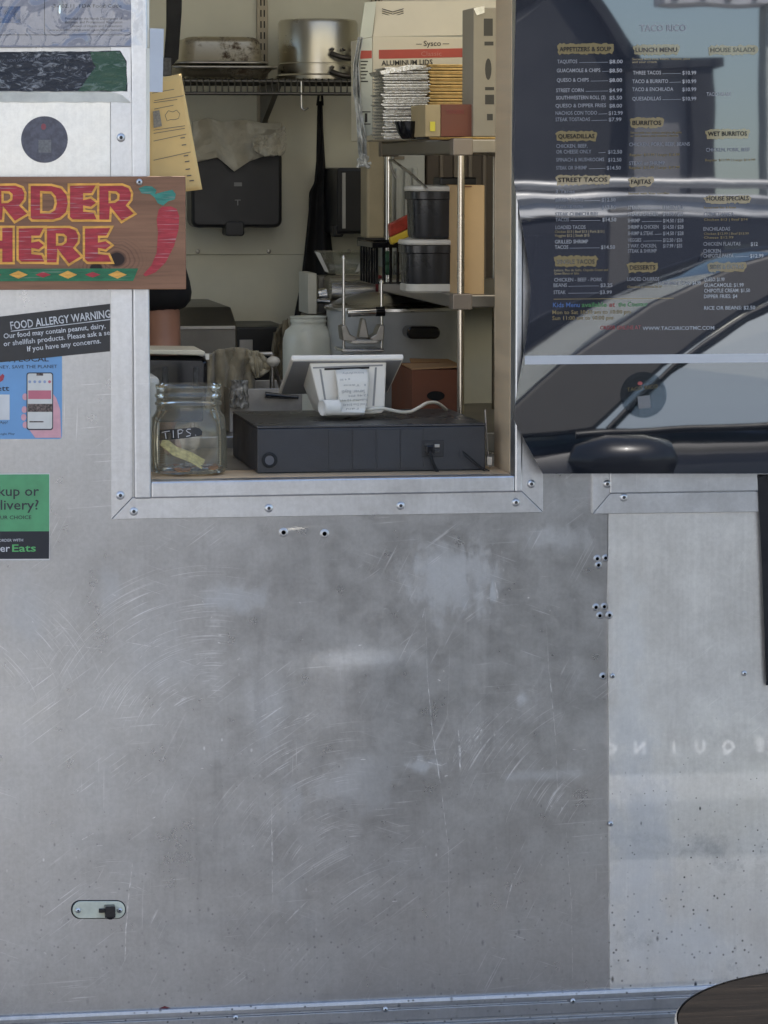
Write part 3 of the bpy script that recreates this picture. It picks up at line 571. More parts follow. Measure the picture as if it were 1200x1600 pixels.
LE = [(-260, 806), (0, 806), (120, 803), (235, 800), (290, 804), (340, 813), (395, 823), (450, 829), (505, 826), (560, 817), (610, 808), (655, 802), (740, 848)]
def ledge(py):
    for (a, x), (b_, x2) in zip(LE, LE[1:]):
        if a <= py <= b_: return x + (x2 - x) * (py - a) / (b_ - a)
    return LE[-1][1]
def sheet(mb, y0, y1, xr, nv, off=0.0):
    rows = sorted(set([y0 + (y1 - y0) * k / nv for k in range(nv + 1)] + [a for a, _ in LE if y0 < a < y1]))
    nu = 40
    for py in rows:
        x0_ = ledge(py)
        for i in range(nu + 1):
            px = x0_ + (xr - x0_) * i / nu
            wv = 0.0
            mb.v.append(MP(px, py, off - wv))
    for j in range(len(rows) - 1):
        for i in range(nu): a = j * (nu + 1) + i; mb.f.append((a, a + 1, a + nu + 2, a + nu + 1)); mb.m.append(0)
    return mb
sheet(MB(), -260, 556, 1330, 30).build('menu_sheet', glossy('black_menu_print', (0.022, 0.024, 0.032, 1)), mn, solid=-0.001, recalc=False)
slab(MB(), [(820, 556), (1330, 551), (1330, 565), (820, 569.5)], -0.001, 0.0012, MP).build('white_rule', mat('white_rule', (0.5, 0.5, 0.5, 1), 0.2, var=0.05), mn)
sheet(MB(), 556.1, 740, 1330, 14, 0.0005).build('lower_film', glossy('smoked_film', (0.010, 0.012, 0.016, 1), 2.4, 0.015, 0.93), mn, solid=-0.001, recalc=False)
slab(MB(), [(1183, 741), (1330, 741), (1330, 1066), (1197, 1071), (1190, 880)], -0.012, 0.0015, lambda x, y, o: W(x, y, -0.012)).build('hanging_side_film', glossy('smoked_side_film', (0.010, 0.012, 0.016, 1)), mn)
mw = glossy('menu_white', (0.27, 0.27, 0.28, 1), 2.0, 0.05); mtan = glossy('menu_tan', (0.25, 0.185, 0.08, 1), 2.0, 0.05); mgrey = glossy('menu_tan_small', (0.17, 0.13, 0.06, 1), 2.0, 0.05)
mblack = glossy('menu_heading', (0.008, 0.008, 0.008, 1), 2.0, 0.05); mblue = glossy('menu_blue', (0.06, 0.13, 0.3, 1), 2.0, 0.05); mred = glossy('menu_red', (0.3, 0.03, 0.03, 1), 2.0, 0.05); mgreen = glossy('menu_green', (0.06, 0.22, 0.07, 1), 2.0, 0.05)
def mt(s_, x0_, x1_, y, cp=5.6, m=None, mb=None, bold=0.0):
    dy = -0.0086 * (x1_ - x0_) if x1_ else 0
    return text(s_, (x0_, y), (x1_, y + dy) if x1_ else None, cp, m, mn, -0.0012, MP, bold, mb=mb)
tw = MB()
def item(x0_, x1_, y, s_, p0=None, pr=None, p1=None, rule=None):
    tw = MB()
    mt(s_, x0_, x1_, y, mb=tw, bold=0.008)
    if pr: mt(pr, p0, p1, y, mb=tw, bold=0.016)
    if rule: slab(tw, [(rule[0], y - 1.6), (rule[1], y - 2.2), (rule[1], y - 1.5), (rule[0], y - 0.9)], -0.0012, 0.0002, MP)
    tw.build('lettering', mw, mn, recalc=False)
for a in ((871, 902, 99, 'TAQUITOS', 952, '$8.00', 973, (905, 950)), (870, 938, 113, 'GUACAMOLE & CHIPS', 952, '$8.50', 972, (941, 951)), (870, 920, 128, 'QUESO & CHIPS', 952, '$8.00', 972, (923, 950)), (869, 912, 144, 'STREET CORN', 952, '$4.99', 972, (915, 950)),
          (869, 946, 155.5, 'SOUTHWESTERN ROLL (2)', 952, '$5.50', 972), (868, 947, 168, 'QUESO & DIPPER FRIES', 952, '$8.00', 972), (868, 933, 179.5, 'NACHOS CON TODO', 951, '$12.99', 973, (935, 949)), (868, 922, 189.5, 'STEAK TOSTADAS', 951, '$7.99', 971, (924, 949)),
          (869, 918, 231, 'CHICKEN, BEEF,'), (869, 924, 240, 'OR CHEESE ONLY', 950, '$12.50', 972, (935, 946)), (869, 944, 252.5, 'SPINACH & MUSHROOMS', 950, '$12.50', 971), (869, 917, 265, 'STEAK OR SHRIMP', 948, '$14.50', 970, (920, 946)),
          (868, 898, 302, '3 Tacos'), (868, 911, 315, 'BIRRIA TACOS', 940, '$12.50', 962, (913, 938)), (868, 911, 327, 'TACOS DE ASADA', 940, '$12.50', 962), (868, 934, 337.5, 'STEAK CHIMICHURRI'), (868, 889, 346, 'TACOS', 941, '$14.50', 963, (891, 938)), (868, 915, 358, 'LOADED TACOS'),
          (867, 919, 380.5, 'GRILLED SHRIMP'), (867, 888, 389, 'TACOS', 939, '$14.50', 961, (890, 937)), (866, 941, 440, 'CHICKEN - BEEF - PORK'), (865, 886, 448.5, 'BEANS', 938, '$3.25', 957, (888, 936)), (865, 884, 459.5, 'STEAK', 937, '$3.99', 956, (888, 936)),
          (989, 1033, 116.5, 'THREE TACOS', 1066, '$10.99', 1088, (1035, 1064)), (988, 1044, 130, 'TACO & BURRITO', 1066, '$10.99', 1088, (1046, 1064)), (988, 1052, 142.5, 'TACO & ENCHILADA', 1066, '$10.99', 1088), (988, 1033, 157, 'QUESADILLAS', 1066, '$10.99', 1088, (1035, 1064)),
          (983, 1078, 228.5, 'CHICKEN, PORK, BEEF, BEANS'), (983, 1039, 258, 'STEAK or SHRIMP'), (981, 998, 327, 'STEAK', 1036, '$14.00 / $26', 1068, (1000, 1034)), (981, 1028, 337.5, 'STEAK & CHICKEN', 1036, '$13.99 / $27', 1068), (981, 1000, 347.5, 'SHRIMP', 1036, '$14.50 / $28', 1068, (1003, 1034)), (981, 1029, 357.5, 'SHRIMP & CHICKEN', 1036, '$14.50 / $28', 1068),
          (981, 1021, 367.5, 'SHRIMP & STEAK', 1036, '$14.50 / $28', 1068, (1023, 1034)), (981, 1002, 378, 'VEGGIES', 1036, '$12.50 / $26', 1066, (1005, 1034)), (981, 1026, 387, '3 WAY, CHICKEN,', 1036, '$17.99 / $35', 1066), (981, 1026, 395, 'STEAK & SHRIMP'), (980, 1030, 439, 'LOADED CHURROS'), (1029, 1095, 445.5, 'HOMEMADE FLAN: $4.99'),
          (1104, 1142, 150, 'TACO SALAD'), (1103, 1172, 237, 'CHICKEN, PORK, BEEF'), (1100, 1147, 337.5, 'CHIMICHANGA'), (1099, 1141, 360.5, 'ENCHILADAS'), (1099, 1157, 384, 'CHICKEN FLAUTAS', 1173, '$12', 1184), (1099, 1126, 395, 'CHICKEN'), (1099, 1146, 402.5, 'CHIPOTLE PASTA', 1172, '$12.99', 1193, (1148, 1170)),
          (1100, 1132, 439.5, 'QUESO: $1.99'), (1100, 1162, 448.5, 'GUACAMOLE: $1.99'), (1100, 1172, 457, 'CHIPOTLE CREAM: $1.50'), (1100, 1152, 466, 'DIPPER FRIES: $4'), (1100, 1180, 484, 'RICE OR BEANS: $2.50'), (1004, 1116, 516, 'WWW.TACORICOTMC.COM')):
    item(*a)
mt('TACO RICO', 1000, 1072, 49, 10, mw, bold=0.02)
for x0_, x1_, y0_, y1_, s_ in ((870, 960, 68, 85, 'APPETIZERS & SOUP'), (868, 934, 205, 221, 'QUESADILLAS'), (868, 954, 274, 289, 'STREET TACOS'), (866, 934, 400, 417, 'SINGLE TACOS'), (989, 1063, 70, 86, 'LUNCH MENU'), (984, 1038, 184, 200, 'BURRITOS'), (982, 1022, 277, 292, 'FAJITAS'), (980, 1029, 410, 426, 'DESSERTS'), (1106, 1185, 71, 86, 'HOUSE SALADS'), (1102, 1172, 202, 217, 'WET BURRITOS'), (1100, 1175, 306, 318, 'HOUSE SPECIALS'), (1105, 1167, 410, 425, 'SIDES & EXTRAS')):
    th_ = MB(); tb = MB(); slab(th_, jag([(x0_, y0_ + 3), (x0_ + 6, y0_), (x1_ - 2, y0_), (x1_, y0_ + 4), (x1_ - 4, y1_ - 1), (x0_ + 3, y1_)], 1.4, 3), -0.0011, 0.0003, MP)
    mt(s_, x0_ + 4, x1_ - 5, y1_ - 4.6, 6.6, mb=tb, bold=0.02)
    hs_ = th_.build('heading_splash', mtan, mn); tb.v = [v + Vector((0, -0.0006, 0)) for v in tb.v]; tb.build('lettering', mblack, hs_, recalc=False)
tt = MB()
for s_, x0_, x1_, y, cp in (('Chicken $13 | Beef $13 | Pork $13 |', 867, 944, 364, 4), ('Veggies $12 | Steak $15', 867, 921, 370, 4), ('Lettuce, Pico de Gallo, Chipotle Cream and', 866, 950, 424, 3.6), ('Queso Blanco or Salsa', 866, 905, 429, 3.6), ('Served with rice, beans, lettuce, pico', 988, 1078, 94, 3.4), ('and sour cream', 988, 1026, 98.5, 3.4), ('Served with rice, lettuce and pico de gallo', 985, 1065, 209, 3.4), ('or wet sauce and melted cheese', 985, 1060, 214, 3.4), ('Regular: $13.99 | Large: $16.99', 984, 1062, 244, 4), ('Regular: $15.99 | Large: $19.99', 983, 1062, 264, 4),
                               ('Served with flour tortillas', 982, 1046, 304, 3.4), ('Chocolate or caramel $6.99', 980, 1034, 450, 3.6), ('Regular $12.99 | Large $14.99', 1102, 1180, 252, 3.6), ('Served with Rice & Beans', 1100, 1150, 326, 3.4), ('Chicken $13 | Beef $14', 1100, 1168, 345, 3.6), ('Chicken $12.99 | Beef $13.99', 1100, 1170, 367, 3.6), ('Cheese $12.99', 1100, 1146, 373, 3.6), ('Mon to Sat 10:30 am to 10:00 pm', 863, 986, 491, 6), ('Sun 11:00 am to 10:00 pm', 863, 958, 500, 6)):
    mt(s_, x0_, x1_, y, cp, mtan, bold=0.006)
slab(tt, [(865, 467), (1053, 465.4), (1053, 466.4), (865, 468)], -0.0012, 0.0003, MP)
tt.build('ruled_line', mtan, mn)
mt('Kids Menu', 864, 906, 480, 7, mblue, bold=0.01); mt('available', 909, 948, 479.6, 7, mgreen, bold=0.01); mt('at', 952, 961, 479.3, 7, mred, bold=0.01); mt('the Counter', 966, 1012, 479, 7, mgreen, bold=0.01); mt('ORDER ONLINE AT', 938, 1001, 515, 6, mred)
# clear round sticker and the red neon loops behind the film
cs = thing('round_clear_sticker', 'round clear sticker with a small pale square on the smoked film below the menu', 'sticker', MP(1006, 650, -0.004))
slab(MB(), disc(1006, 617, 36, 40), -0.0022, 0.0004, MP).build('face', glossy('clear_sticker_film', (0.03, 0.033, 0.036, 1), 2.2, 0.03, 0.15), cs)
slab(MB(), [(996, 619.5), (1015, 617.5), (1017, 637), (998, 639)], -0.0027, 0.0003, MP).build('pale_square', mat('pale_square', (0.16, 0.16, 0.16, 1), 0.4), cs)
t = MB(); text('TACO RICO', (980, 612), (1028, 606), 6, None, None, -0.0027, MP, 0.0, mb=t); t.build('lettering', mgrey, cs); slab(MB(), disc(1000, 599, 4, 10, 3), -0.0027, 0.0003, MP).build('red_mark', mred, cs)
ns = thing('neon_loop_sign', 'red looped neon tube sign faintly seen behind the smoked film', 'neon sign', P(1180, 735, -0.014))
neon = mat('red_neon_tube', (0.5, 0.03, 0.04, 1), 0.3)
q = MB()
for cx, cy, rx, ry in ((1178, 640, 18, 46), (1160, 708, 30, 22)):
    q.tube([P(cx + rx * math.cos(2 * math.pi * k / 28), cy + ry * math.sin(2 * math.pi * k / 28), -0.0185) for k in range(29)], 0.0022, 8)
q.build('tube', neon, ns, smooth=60); slab(MB(), disc(1121, 679, 13, 24), -0.019, 0.004, P).build('mount_disc', mat('maroon_disc', (0.1, 0.02, 0.025, 1), 0.4), ns)
# ------------------------------------------------------------------ kitchen: fixed furniture
def px_box(mb, x0, y0, x1, y1, Y, dep, M=None):
    a = P(x0, (y0 + y1) / 2, Y); b = P(x1, (y0 + y1) / 2, Y); xm = (x0 + x1) / 2
    return mb.box(a.x, b.x, Y, Y + dep, P(xm, y1, Y).z, P(xm, y0, Y).z)
def mpp(Y): return (DIST + Y) / FPX * 1.02
MB().box(x1 - 0.35, x2 + 0.05, F1 + 0.001, 0.62, SILL - 0.03, SILL).build('order_counter', steel_dull, truck, bev=0.002)
TZ = SILL + 0.015
prep = thing('prep_table', 'stainless prep table in the middle of the truck kitchen', 'table', (0.9, 1.1, FL))
MB().box(0.3, 1.62, 0.72, 1.50, TZ - 0.04, TZ).build('table_top', steel_dull, prep, bev=0.003)
for x in (0.34, 1.58):
    for y in (0.76, 1.46): MB().tube([(x, y, FL), (x, y, TZ - 0.04)], 0.02, 14).build('leg', steel, prep, smooth=50)
# back counter with a low steel unit
bc = thing('steel_equipment_cabinet', 'low steel equipment cabinet with sloped lid against the far kitchen wall', 'cabinet', P(330, 640, 1.75))
q = MB(); a = P(283, 482, 1.6); b = P(366, 482, 1.6); zb_ = 0.9; zt_ = a.z; zf = P(330, 507, 1.6).z
q.prism([(a.x - 0.35, 1.55, zb_), (a.x - 0.35, 1.55, zf), (a.x - 0.35, 1.66, zt_), (a.x - 0.35, 2.10, zt_), (a.x - 0.35, 2.10, zb_)], (b.x - a.x + 0.35, 0, 0)); q.build('body', mat('dark_steel', (0.2, 0.19, 0.17, 1), 0.4, 0.9, 0.25, 6), bc, bev=0.004)
q = MB(); px_box(q, 200, 510, 368, 515, 1.54, 0.008); q.build('trim_edge', steel_dull, bc, bev=0.001)
q = MB(); px_box(q, 366, 511, 452, 640, 1.75, 0.30); q.build('side_unit', mat('black_steel', (0.03, 0.03, 0.03, 1), 0.4, 0.4), bc, bev=0.004)
q = MB(); px_box(q, 374, 531, 395, 548, 1.745, 0.006); q.build('control_plate', steel_dull, bc, bev=0.001)
# wire shelf, wall standards
SHZ = P(420, 127, 1.78).z
ws = thing('wire_wall_shelf', 'dark wire shelf carrying pans high on the far kitchen wall', 'shelf', (P(420, 130, 1.9).x, 2.1, SHZ))
xa, xb = P(268, 130, 1.78).x, P(600, 130, 1.78).x
q = MB()
for y in (1.78, 1.86, 1.95, 2.04): q.tube([(xa, y, SHZ), (xb, y, SHZ)], 0.0045, 8)
q.tube([(xa, 1.775, SHZ - 0.028), (xb, 1.775, SHZ - 0.028)], 0.004, 8)
q.build('frame_rod', mat('blackened_wire', (0.12, 0.115, 0.105, 1), 0.35, 0.9), ws, smooth=60)
q = MB(); n = 34
for i in range(n + 1):
    x = xa + (xb - xa) * i / n; q.tube([(x, 2.09, SHZ + 0.005), (x, 1.776, SHZ + 0.005), (x, 1.774, SHZ - 0.028)], 0.0022, 6)
tag(q.build('cross_wires', MATS['blackened_wire'], ws, smooth=60), kind='stuff')
for px in (411, 590):
    c = P(px, 150, 2.1)
    q = MB(); q.prism([(c.x - 0.006, 1.80, SHZ - 0.004), (c.x - 0.006, 2.11, SHZ - 0.004), (c.x - 0.006, 2.11, SHZ - 0.10)], (0.012, 0, 0)); q.build('bracket', mat('bracket_paint', (0.16, 0.15, 0.13, 1), 0.5, 0.6), ws)
    st_ = MB(); st_.box(c.x - 0.013, c.x + 0.013, YB - 0.014, YB - 0.0005, c.z - 0.1, 2.6)
    s_o = st_.build('slotted_standard', mat('standard_paint', C(160, 150, 130), 0.45, 0.3), ws, bev=0.001)
    q = MB()
    for k in range(16):
        z = SHZ + 0.03 + k * 0.026
        for dx in (-0.005, 0.003): q.box(c.x + dx, c.x + dx + 0.003, YB - 0.0146, YB - 0.013, z, z + 0.016)
    q.build('slots', dark_pit, s_o)
c = P(471, 148, 1.774); q = MB(); q.tube([c + Vector((0, 0, 0.03)), c + Vector((0, 0, 0.0)), c + Vector((0, 0, -0.03)), c + Vector((0.006, -0.006, -0.035)), c + Vector((0.014, -0.01, -0.03))], 0.0022, 8); q.build('hook', chrome, ws, smooth=60)
# pans on the shelf
burnt = None
def stained_pan(name):
    m, g, b = newmat(name); tc = g.n('TexCoord').outputs['Object']; n1 = g.noise(tc, 22, 8, 0.7); n2 = g.noise(tc, 7, 4)
    f = g.math('MULTIPLY', g.rng(n1, 0.48, 0.62), g.rng(n2, 0.42, 0.6)); g.put(b.inputs['Base Color'], g.mix(f, (0.55, 0.5, 0.4, 1), (0.06, 0.035, 0.02, 1)))
    g.put(b.inputs['Metallic'], g.math('SUBTRACT', 1.0, g.math('MULTIPLY', f, 0.7))); g.put(b.inputs['Roughness'], g.math('ADD', 0.34, g.math('MULTIPLY', f, 0.35))); return m
panm = stained_pan('stained_pan_steel')
def pan(name, label, x0_, x1_, ytop, ybot, Y, dep, zb_, h, flip, inset, grp=None):
    a = P(x0_, 130, Y).x; b = P(x1_, 130, Y).x; o = thing(name, label, 'pan', ((a + b) / 2, Y + dep / 2, zb_), grp)
    mb = MB(); n = 6; rr = 0.03; rings = []
    def ring(x0r, x1r, y0r, y1r, z, r):
        pts = []
        for cx, cy, a0 in ((x1r - r, y1r - r, 0), (x0r + r, y1r - r, 90), (x0r + r, y0r + r, 180), (x1r - r, y0r + r, 270)):
            pts += [Vector((cx + r * math.cos(R(a0 + 90 * k / n)), cy + r * math.sin(R(a0 + 90 * k / n)), z)) for k in range(n + 1)]
        return pts
    zs_ = [zb_ + h, zb_ + h - 0.004, zb_ + h - 0.012, zb_ + 0.006, zb_ + 0.002] if flip else [zb_, zb_ + 0.004, zb_ + 0.012, zb_ + h - 0.006, zb_ + h - 0.002]
    ins = [inset + 0.012, inset + 0.003, inset - 0.001, 0.004, 0.0]
    L_ = 4 * (n + 1)
    for z, i_ in zip(zs_, ins): rings.append(ring(a + i_, b - i_, Y + i_, Y + dep - i_, z, rr))
    vs_ = [p_ for r_ in rings for p_ in r_]; fs_ = [tuple(range(L_))] + [(j * L_ + k, j * L_ + (k + 1) % L_, (j + 1) * L_ + (k + 1) % L_, (j + 1) * L_ + k) for j in range(len(rings) - 1) for k in range(L_)]
    mb.add(vs_, fs_); mb.build('pan_wall', panm, o, smooth=45, solid=-0.0012)
    zr_ = zb_ + 0.004 if flip else zb_ + h - 0.002
    rg = ring(a - 0.006, b + 0.006, Y - 0.006, Y + dep + 0.006, zr_, rr + 0.006); q_ = MB(); q_.tube(rg + [rg[0]], 0.0035, 8, cap=False); q_.build('rim', steel_dull, o, smooth=60); return o
z0 = SHZ + 0.008; k_ = mpp(1.8)
pan('hotel_pan', 'shallow steel pan lying under the browned upturned pan on the wire shelf', 272, 430, 0, 0, 1.79, 0.24, z0, 0.026, False, 0.012)
pan('hotel_pan', 'upturned steel hotel pan with burnt brown stains on the wire shelf', 282, 416, 0, 0, 1.795, 0.22, z0 + 0.03, 0.062, True, 0.012)
po = P(497, 120, 1.92); r_ = 62 * mpp(1.92); pz = SHZ + 0.008; ph = P(497, 31, 1.92).z - pz
pot = thing('stock_pot', 'upturned aluminium stock pot with riveted handles on the wire shelf', 'pot', (po.x, 1.92, pz))
potm = mat('pot_aluminium', (0.6, 0.57, 0.5, 1), 0.3, 1.0, 0.06, 4)
MB().lathe([(0, 0.004), (r_ * 0.98, 0.004), (r_ * 1.04, 0.0), (r_ * 1.04, 0.008), (r_, 0.012), (r_, ph * 0.24), (r_ * 1.008, ph * 0.245), (r_ * 1.008, ph * 0.26), (r_ * 0.995, ph * 0.27), (r_ * 0.98, ph * 0.93), (r_ * 0.94, ph * 0.985), (r_ * 0.86, ph), (0, ph)], ORG['stock_pot'], 48).build('body', potm, pot, smooth=40)
for zz in (0.12, 0.42):
    cz = pz + ph * zz; ang = R(-62)
    hd = MB(); pts = []
    for k in range(9):
        t_ = -1 + 2 * k / 8; a_ = ang + t_ * 0.33; rr_ = r_ + 0.006 + 0.022 * (1 - t_ * t_); pts.append((po.x + rr_ * math.cos(a_), 1.92 + rr_ * math.sin(a_), cz - 0.012 * (1 - t_ * t_)))
    hd.tube(pts, 0.006, 8); ho = hd.build('handle', mat('pot_handle', (0.1, 0.09, 0.08, 1), 0.4, 0.9), pot, smooth=60)
    for t_ in (-1, 0, 1):
        a_ = ang + t_ * 0.3; q = MB(); q.lathe([(0.0, -0.004), (0.005, -0.002), (0.006, 0.003), (0.0, 0.006)], (po.x + (r_ + 0.004) * math.cos(a_), 1.92 + (r_ + 0.004) * math.sin(a_), cz + 0.008), 10); q.build('rivet', chrome, ho, smooth=60)
# dark strap at the top left
sp = thing('black_strap', 'black strap hanging down at the top left inside the order window', 'strap', P(264, 105, 1.2))
q = MB(); a = [P(262, -200, 1.2), P(289, -200, 1.2), P(284, 20, 1.2), P(279, 92, 1.2), P(266, 106, 1.2), P(257, 98, 1.2), P(261, 40, 1.2)]; q.prism(a, (0, 0.02, 0)); q.build('webbing', mat('black_webbing', (0.01, 0.01, 0.011, 1), 0.8, bump=0.4, bscale=300), sp, bev=0.002)
q = MB(); c = P(262, 96, 1.195); q.box(c.x - 0.012, c.x + 0.008, 1.19, 1.2, c.z - 0.03, c.z + 0.008); q.build('buckle', mat('scuffed_plastic', (0.05, 0.05, 0.05, 1), 0.4, var=0.8, scale=90), sp, bev=0.002)
# towels and the black case hanging on the far wall
def drape(mb, top, bot, Y, folds, amp, nu=70, nv=40, ph_=0.0, hang=True):
    def li(pts, t_):
        t_ *= len(pts) - 1; i = min(int(t_), len(pts) - 2); f_ = t_ - i; return (pts[i][0] + (pts[i + 1][0] - pts[i][0]) * f_, pts[i][1] + (pts[i + 1][1] - pts[i][1]) * f_)
    def f(u, v):
        a_ = li(top, u); b_ = li(bot, u); px = a_[0] + (b_[0] - a_[0]) * v; py = a_[1] + (b_[1] - a_[1]) * v
        d_ = amp * (0.3 + 0.7 * v) * math.sin(u * folds * 6.28 + ph_ + 1.2 * math.sin(v * 2)) + amp * 1.3 * mnoise.noise(Vector((u * 7, v * 3, ph_))) + amp * 0.5 * abs(mnoise.noise(Vector((u * 19, v * 8, ph_))))
        return P(px, py, Y - d_ - amp * 1.5)
    return mb.grid(f, nu, nv)
towel_m = mat('grey_terry', C(186, 180, 164), 0.95, var=0.15, scale=18, bump=0.5, bscale=350, sheen=0.3)
cas = thing('black_case', 'black moulded case hanging under pale rags on the far kitchen wall', 'case', P(372, 362, 2.0))
q = MB(); rp = rrect(299, 235, 441, 356, 12, 5); q.prism([P(x, y, 2.0) for x, y in rp], (0, 0.1, 0)); q.build('shell', mat('black_moulded', (0.009, 0.009, 0.012, 1), 0.4), cas, bev=0.008)
q = MB(); q.prism([P(x, y, 1.996) for x, y in rrect(352, 346, 382, 369, 5)], (0, 0.07, 0)); q.build('latch', MATS['black_moulded'], cas, bev=0.003)
q = MB(); q.prism([P(x, y, 1.998) for x, y in rect(366, 285, 378, 291)], (0, 0.002, 0)); text('T', (367, 321), (376, 321), 9, None, None, 1.998, P, mb=q); q.build('badge', mat('badge_grey', (0.2, 0.2, 0.2, 1), 0.4), cas)
tw1 = thing('grey_rag', 'dirty grey rag draped over the black case on the far wall', 'rag', P(370, 245, 1.98))
q = MB(); drape(q, [(300, 190), (325, 184), (350, 190), (380, 186), (410, 192), (440, 192)], [(304, 254), (340, 246), (366, 268), (390, 252), (418, 242), (444, 240)], 1.985, 2.6, 0.006); q.build('cloth', towel_m, tw1, smooth=80, solid=0.003)
tw2 = thing('folded_grey_rag', 'folded grey rag bunched at the right corner over the black case', 'rag', P(420, 240, 1.96))
q = MB(); drape(q, [(392, 218), (405, 213), (425, 212), (444, 196)], [(396, 234), (410, 243), (428, 244), (445, 240)], 1.955, 1.4, 0.006, ph_=2); q.build('cloth', towel_m, tw2, smooth=80, solid=0.006)
# apron
apn = thing('black_apron', 'long black apron hanging from a hook on the far kitchen wall', 'apron', P(490, 490, 2.0))
q = MB(); drape(q, [(495, 158), (499, 155), (504, 158)], [(446, 560), (490, 566), (540, 560)], 2.05, 0.9, 0.004, 30, 4)
q = MB()
prof = [(158, 496, 504), (200, 495, 505), (250, 494, 508), (285, 491, 510), (300, 483, 512), (330, 482, 514), (380, 477, 518), (440, 470, 526), (490, 461, 532), (560, 452, 545)]
def apf(u, v):
    t_ = v * (len(prof) - 1); i = min(int(t_), len(prof) - 2); f_ = t_ - i; y_ = prof[i][0] + (prof[i + 1][0] - prof[i][0]) * f_; a_ = prof[i][1] + (prof[i + 1][1] - prof[i][1]) * f_; b_ = prof[i][2] + (prof[i + 1][2] - prof[i][2]) * f_
    return P(a_ + (b_ - a_) * u, y_, 2.05 - 0.012 * math.sin(u * 9 + v * 2) * (0.3 + v) - 0.01 * math.sin(u * 3.14))
q.grid(apf, 24, 40); q.build('cloth', mat('black_cloth', (0.011, 0.011, 0.013, 1), 0.9, bump=0.3, bscale=300), apn, smooth=80, solid=0.004)
q = MB(); q.tube([P(496, 165, 2.04), P(498, 148, 2.04), P(501, 144, 2.05), P(503, 148, 2.04), P(504, 165, 2.04)], 0.003, 8); q.build('neck_loop', MATS['black_cloth'], apn, smooth=60)
# wall dispenser
dsp = thing('black_dispenser', 'black wall dispenser with a pale edge strip right of the hanging apron', 'dispenser', P(548, 365, 1.95))
q = MB(); px_box(q, 527, 262, 600, 366, 1.85, 0.27); q.build('shell', mat('dispenser_black', (0.012, 0.012, 0.014, 1), 0.35), dsp, bev=0.008)
q = MB(); px_box(q, 535, 270, 540, 357, 1.845, 0.006); q.build('edge_strip', mat('strip_grey', (0.4, 0.39, 0.36, 1), 0.5), dsp)
q = MB(); px_box(q, 521, 352, 537, 370, 1.86, 0.05); q.build('knob', black_plastic, dsp, bev=0.004)
# pale cabinet post and white louvred unit behind the rack
cb = thing('cream_partition_post', 'cream square post standing behind the steel storage rack', 'post', P(590, 600, 1.4))
q = MB(); px_box(q, 573, 170, 601, 374, 1.62, 0.09); q.build('shaft', mat('cream_metal', C(190, 176, 146), 0.4, 0.2), cb, bev=0.006)
q = MB(); px_box(q, 570, 372, 604, 378, 1.61, 0.11); q.build('foot_cap', black_plastic, cb, bev=0.002)
lv = thing('white_louvred_unit', 'white ribbed panel unit seen between the rack posts', 'cabinet', P(640, 400, 2.0))
q = MB(); px_box(q, 608, 228, 664, 420, 1.95, 0.16); q.build('carcass', mat('white_enamel', (0.66, 0.66, 0.6, 1), 0.4), lv, bev=0.004)
for px in (622, 636, 649):
    q = MB(); px_box(q, px - 4, 262, px + 4, 400, 1.94, 0.012); q.build('rib', MATS['white_enamel'], lv, bev=0.003)
q = MB(); px_box(q, 616, 244, 632, 249, 1.945, 0.006); q.build('badge', mat('badge_tan', (0.3, 0.25, 0.18, 1), 0.5), lv)
dk = thing('brown_back_cabinet', 'dark brown cabinet behind the tubs at the back right of the kitchen', 'cabinet', P(720, 400, 2.0))
q = MB(); px_box(q, 666, 200, 820, 480, 1.98, 0.13); q.build('carcass', mat('brown_laminate', (0.10, 0.075, 0.055, 1), 0.5), dk, bev=0.004)
for px in (690, 712, 735, 757):
    q = MB(); px_box(q, px - 3, 205, px + 3, 470, 1.972, 0.01); q.build('stile', mat('brown_laminate_pale', (0.22, 0.18, 0.14, 1), 0.5), dk, bev=0.002)
# ------------------------------------------------------------------ steel storage rack on the right
RX0, RY0, RW, RL = P(720, 478, 0.5).x, 0.5, 0.235, 0.82
rk = thing('steel_storage_rack', 'steel two-tier storage rack beside the right jamb of the order window', 'rack', (RX0 + RW / 2, RY0 + RL / 2, FL))
warm_steel = mat('warm_rack_steel', (0.58, 0.52, 0.44, 1), 0.25, 1.0, 0.12, 5)
for dx in (0.0, RW):
    for dy in (0.0, RL):
        MB().tube([(RX0 + dx, RY0 + dy, FL), (RX0 + dx, RY0 + dy, P(715, 219, 0.49).z)], 0.0072, 16).build('post', chrome if dx == 0 and dy else warm_steel, rk, smooth=50)
rz1 = P(715, 460, 0.49).z; rz2 = P(715, 217, 0.49).z
for z, th_k in ((rz1, 0.026), (rz2, 0.028)):
    q = MB(); q.box(RX0 - 0.017, RX0 + RW + 0.017, RY0 - 0.017, RY0 + RL + 0.017, z - th_k, z - 0.0005); so_ = q.build('shelf', mat('shelf_steel', (0.36, 0.33, 0.29, 1), 0.38, 1.0, 0.2, 6), rk, bev=0.003)
    for dx in (0.0, RW):
        for dy in (0.0, RL):
            q = MB(); q.box(RX0 + dx - 0.019, RX0 + dx + 0.019, RY0 + dy - 0.019, RY0 + dy + 0.019, z - th_k - 0.003, z + 0.001); q.build('corner_block', mat('corner_cast', (0.3, 0.25, 0.2, 1), 0.5, 0.6), so_, bev=0.002)
def XY(px, py, Y): q_ = P(px, py, Y); return q_.x
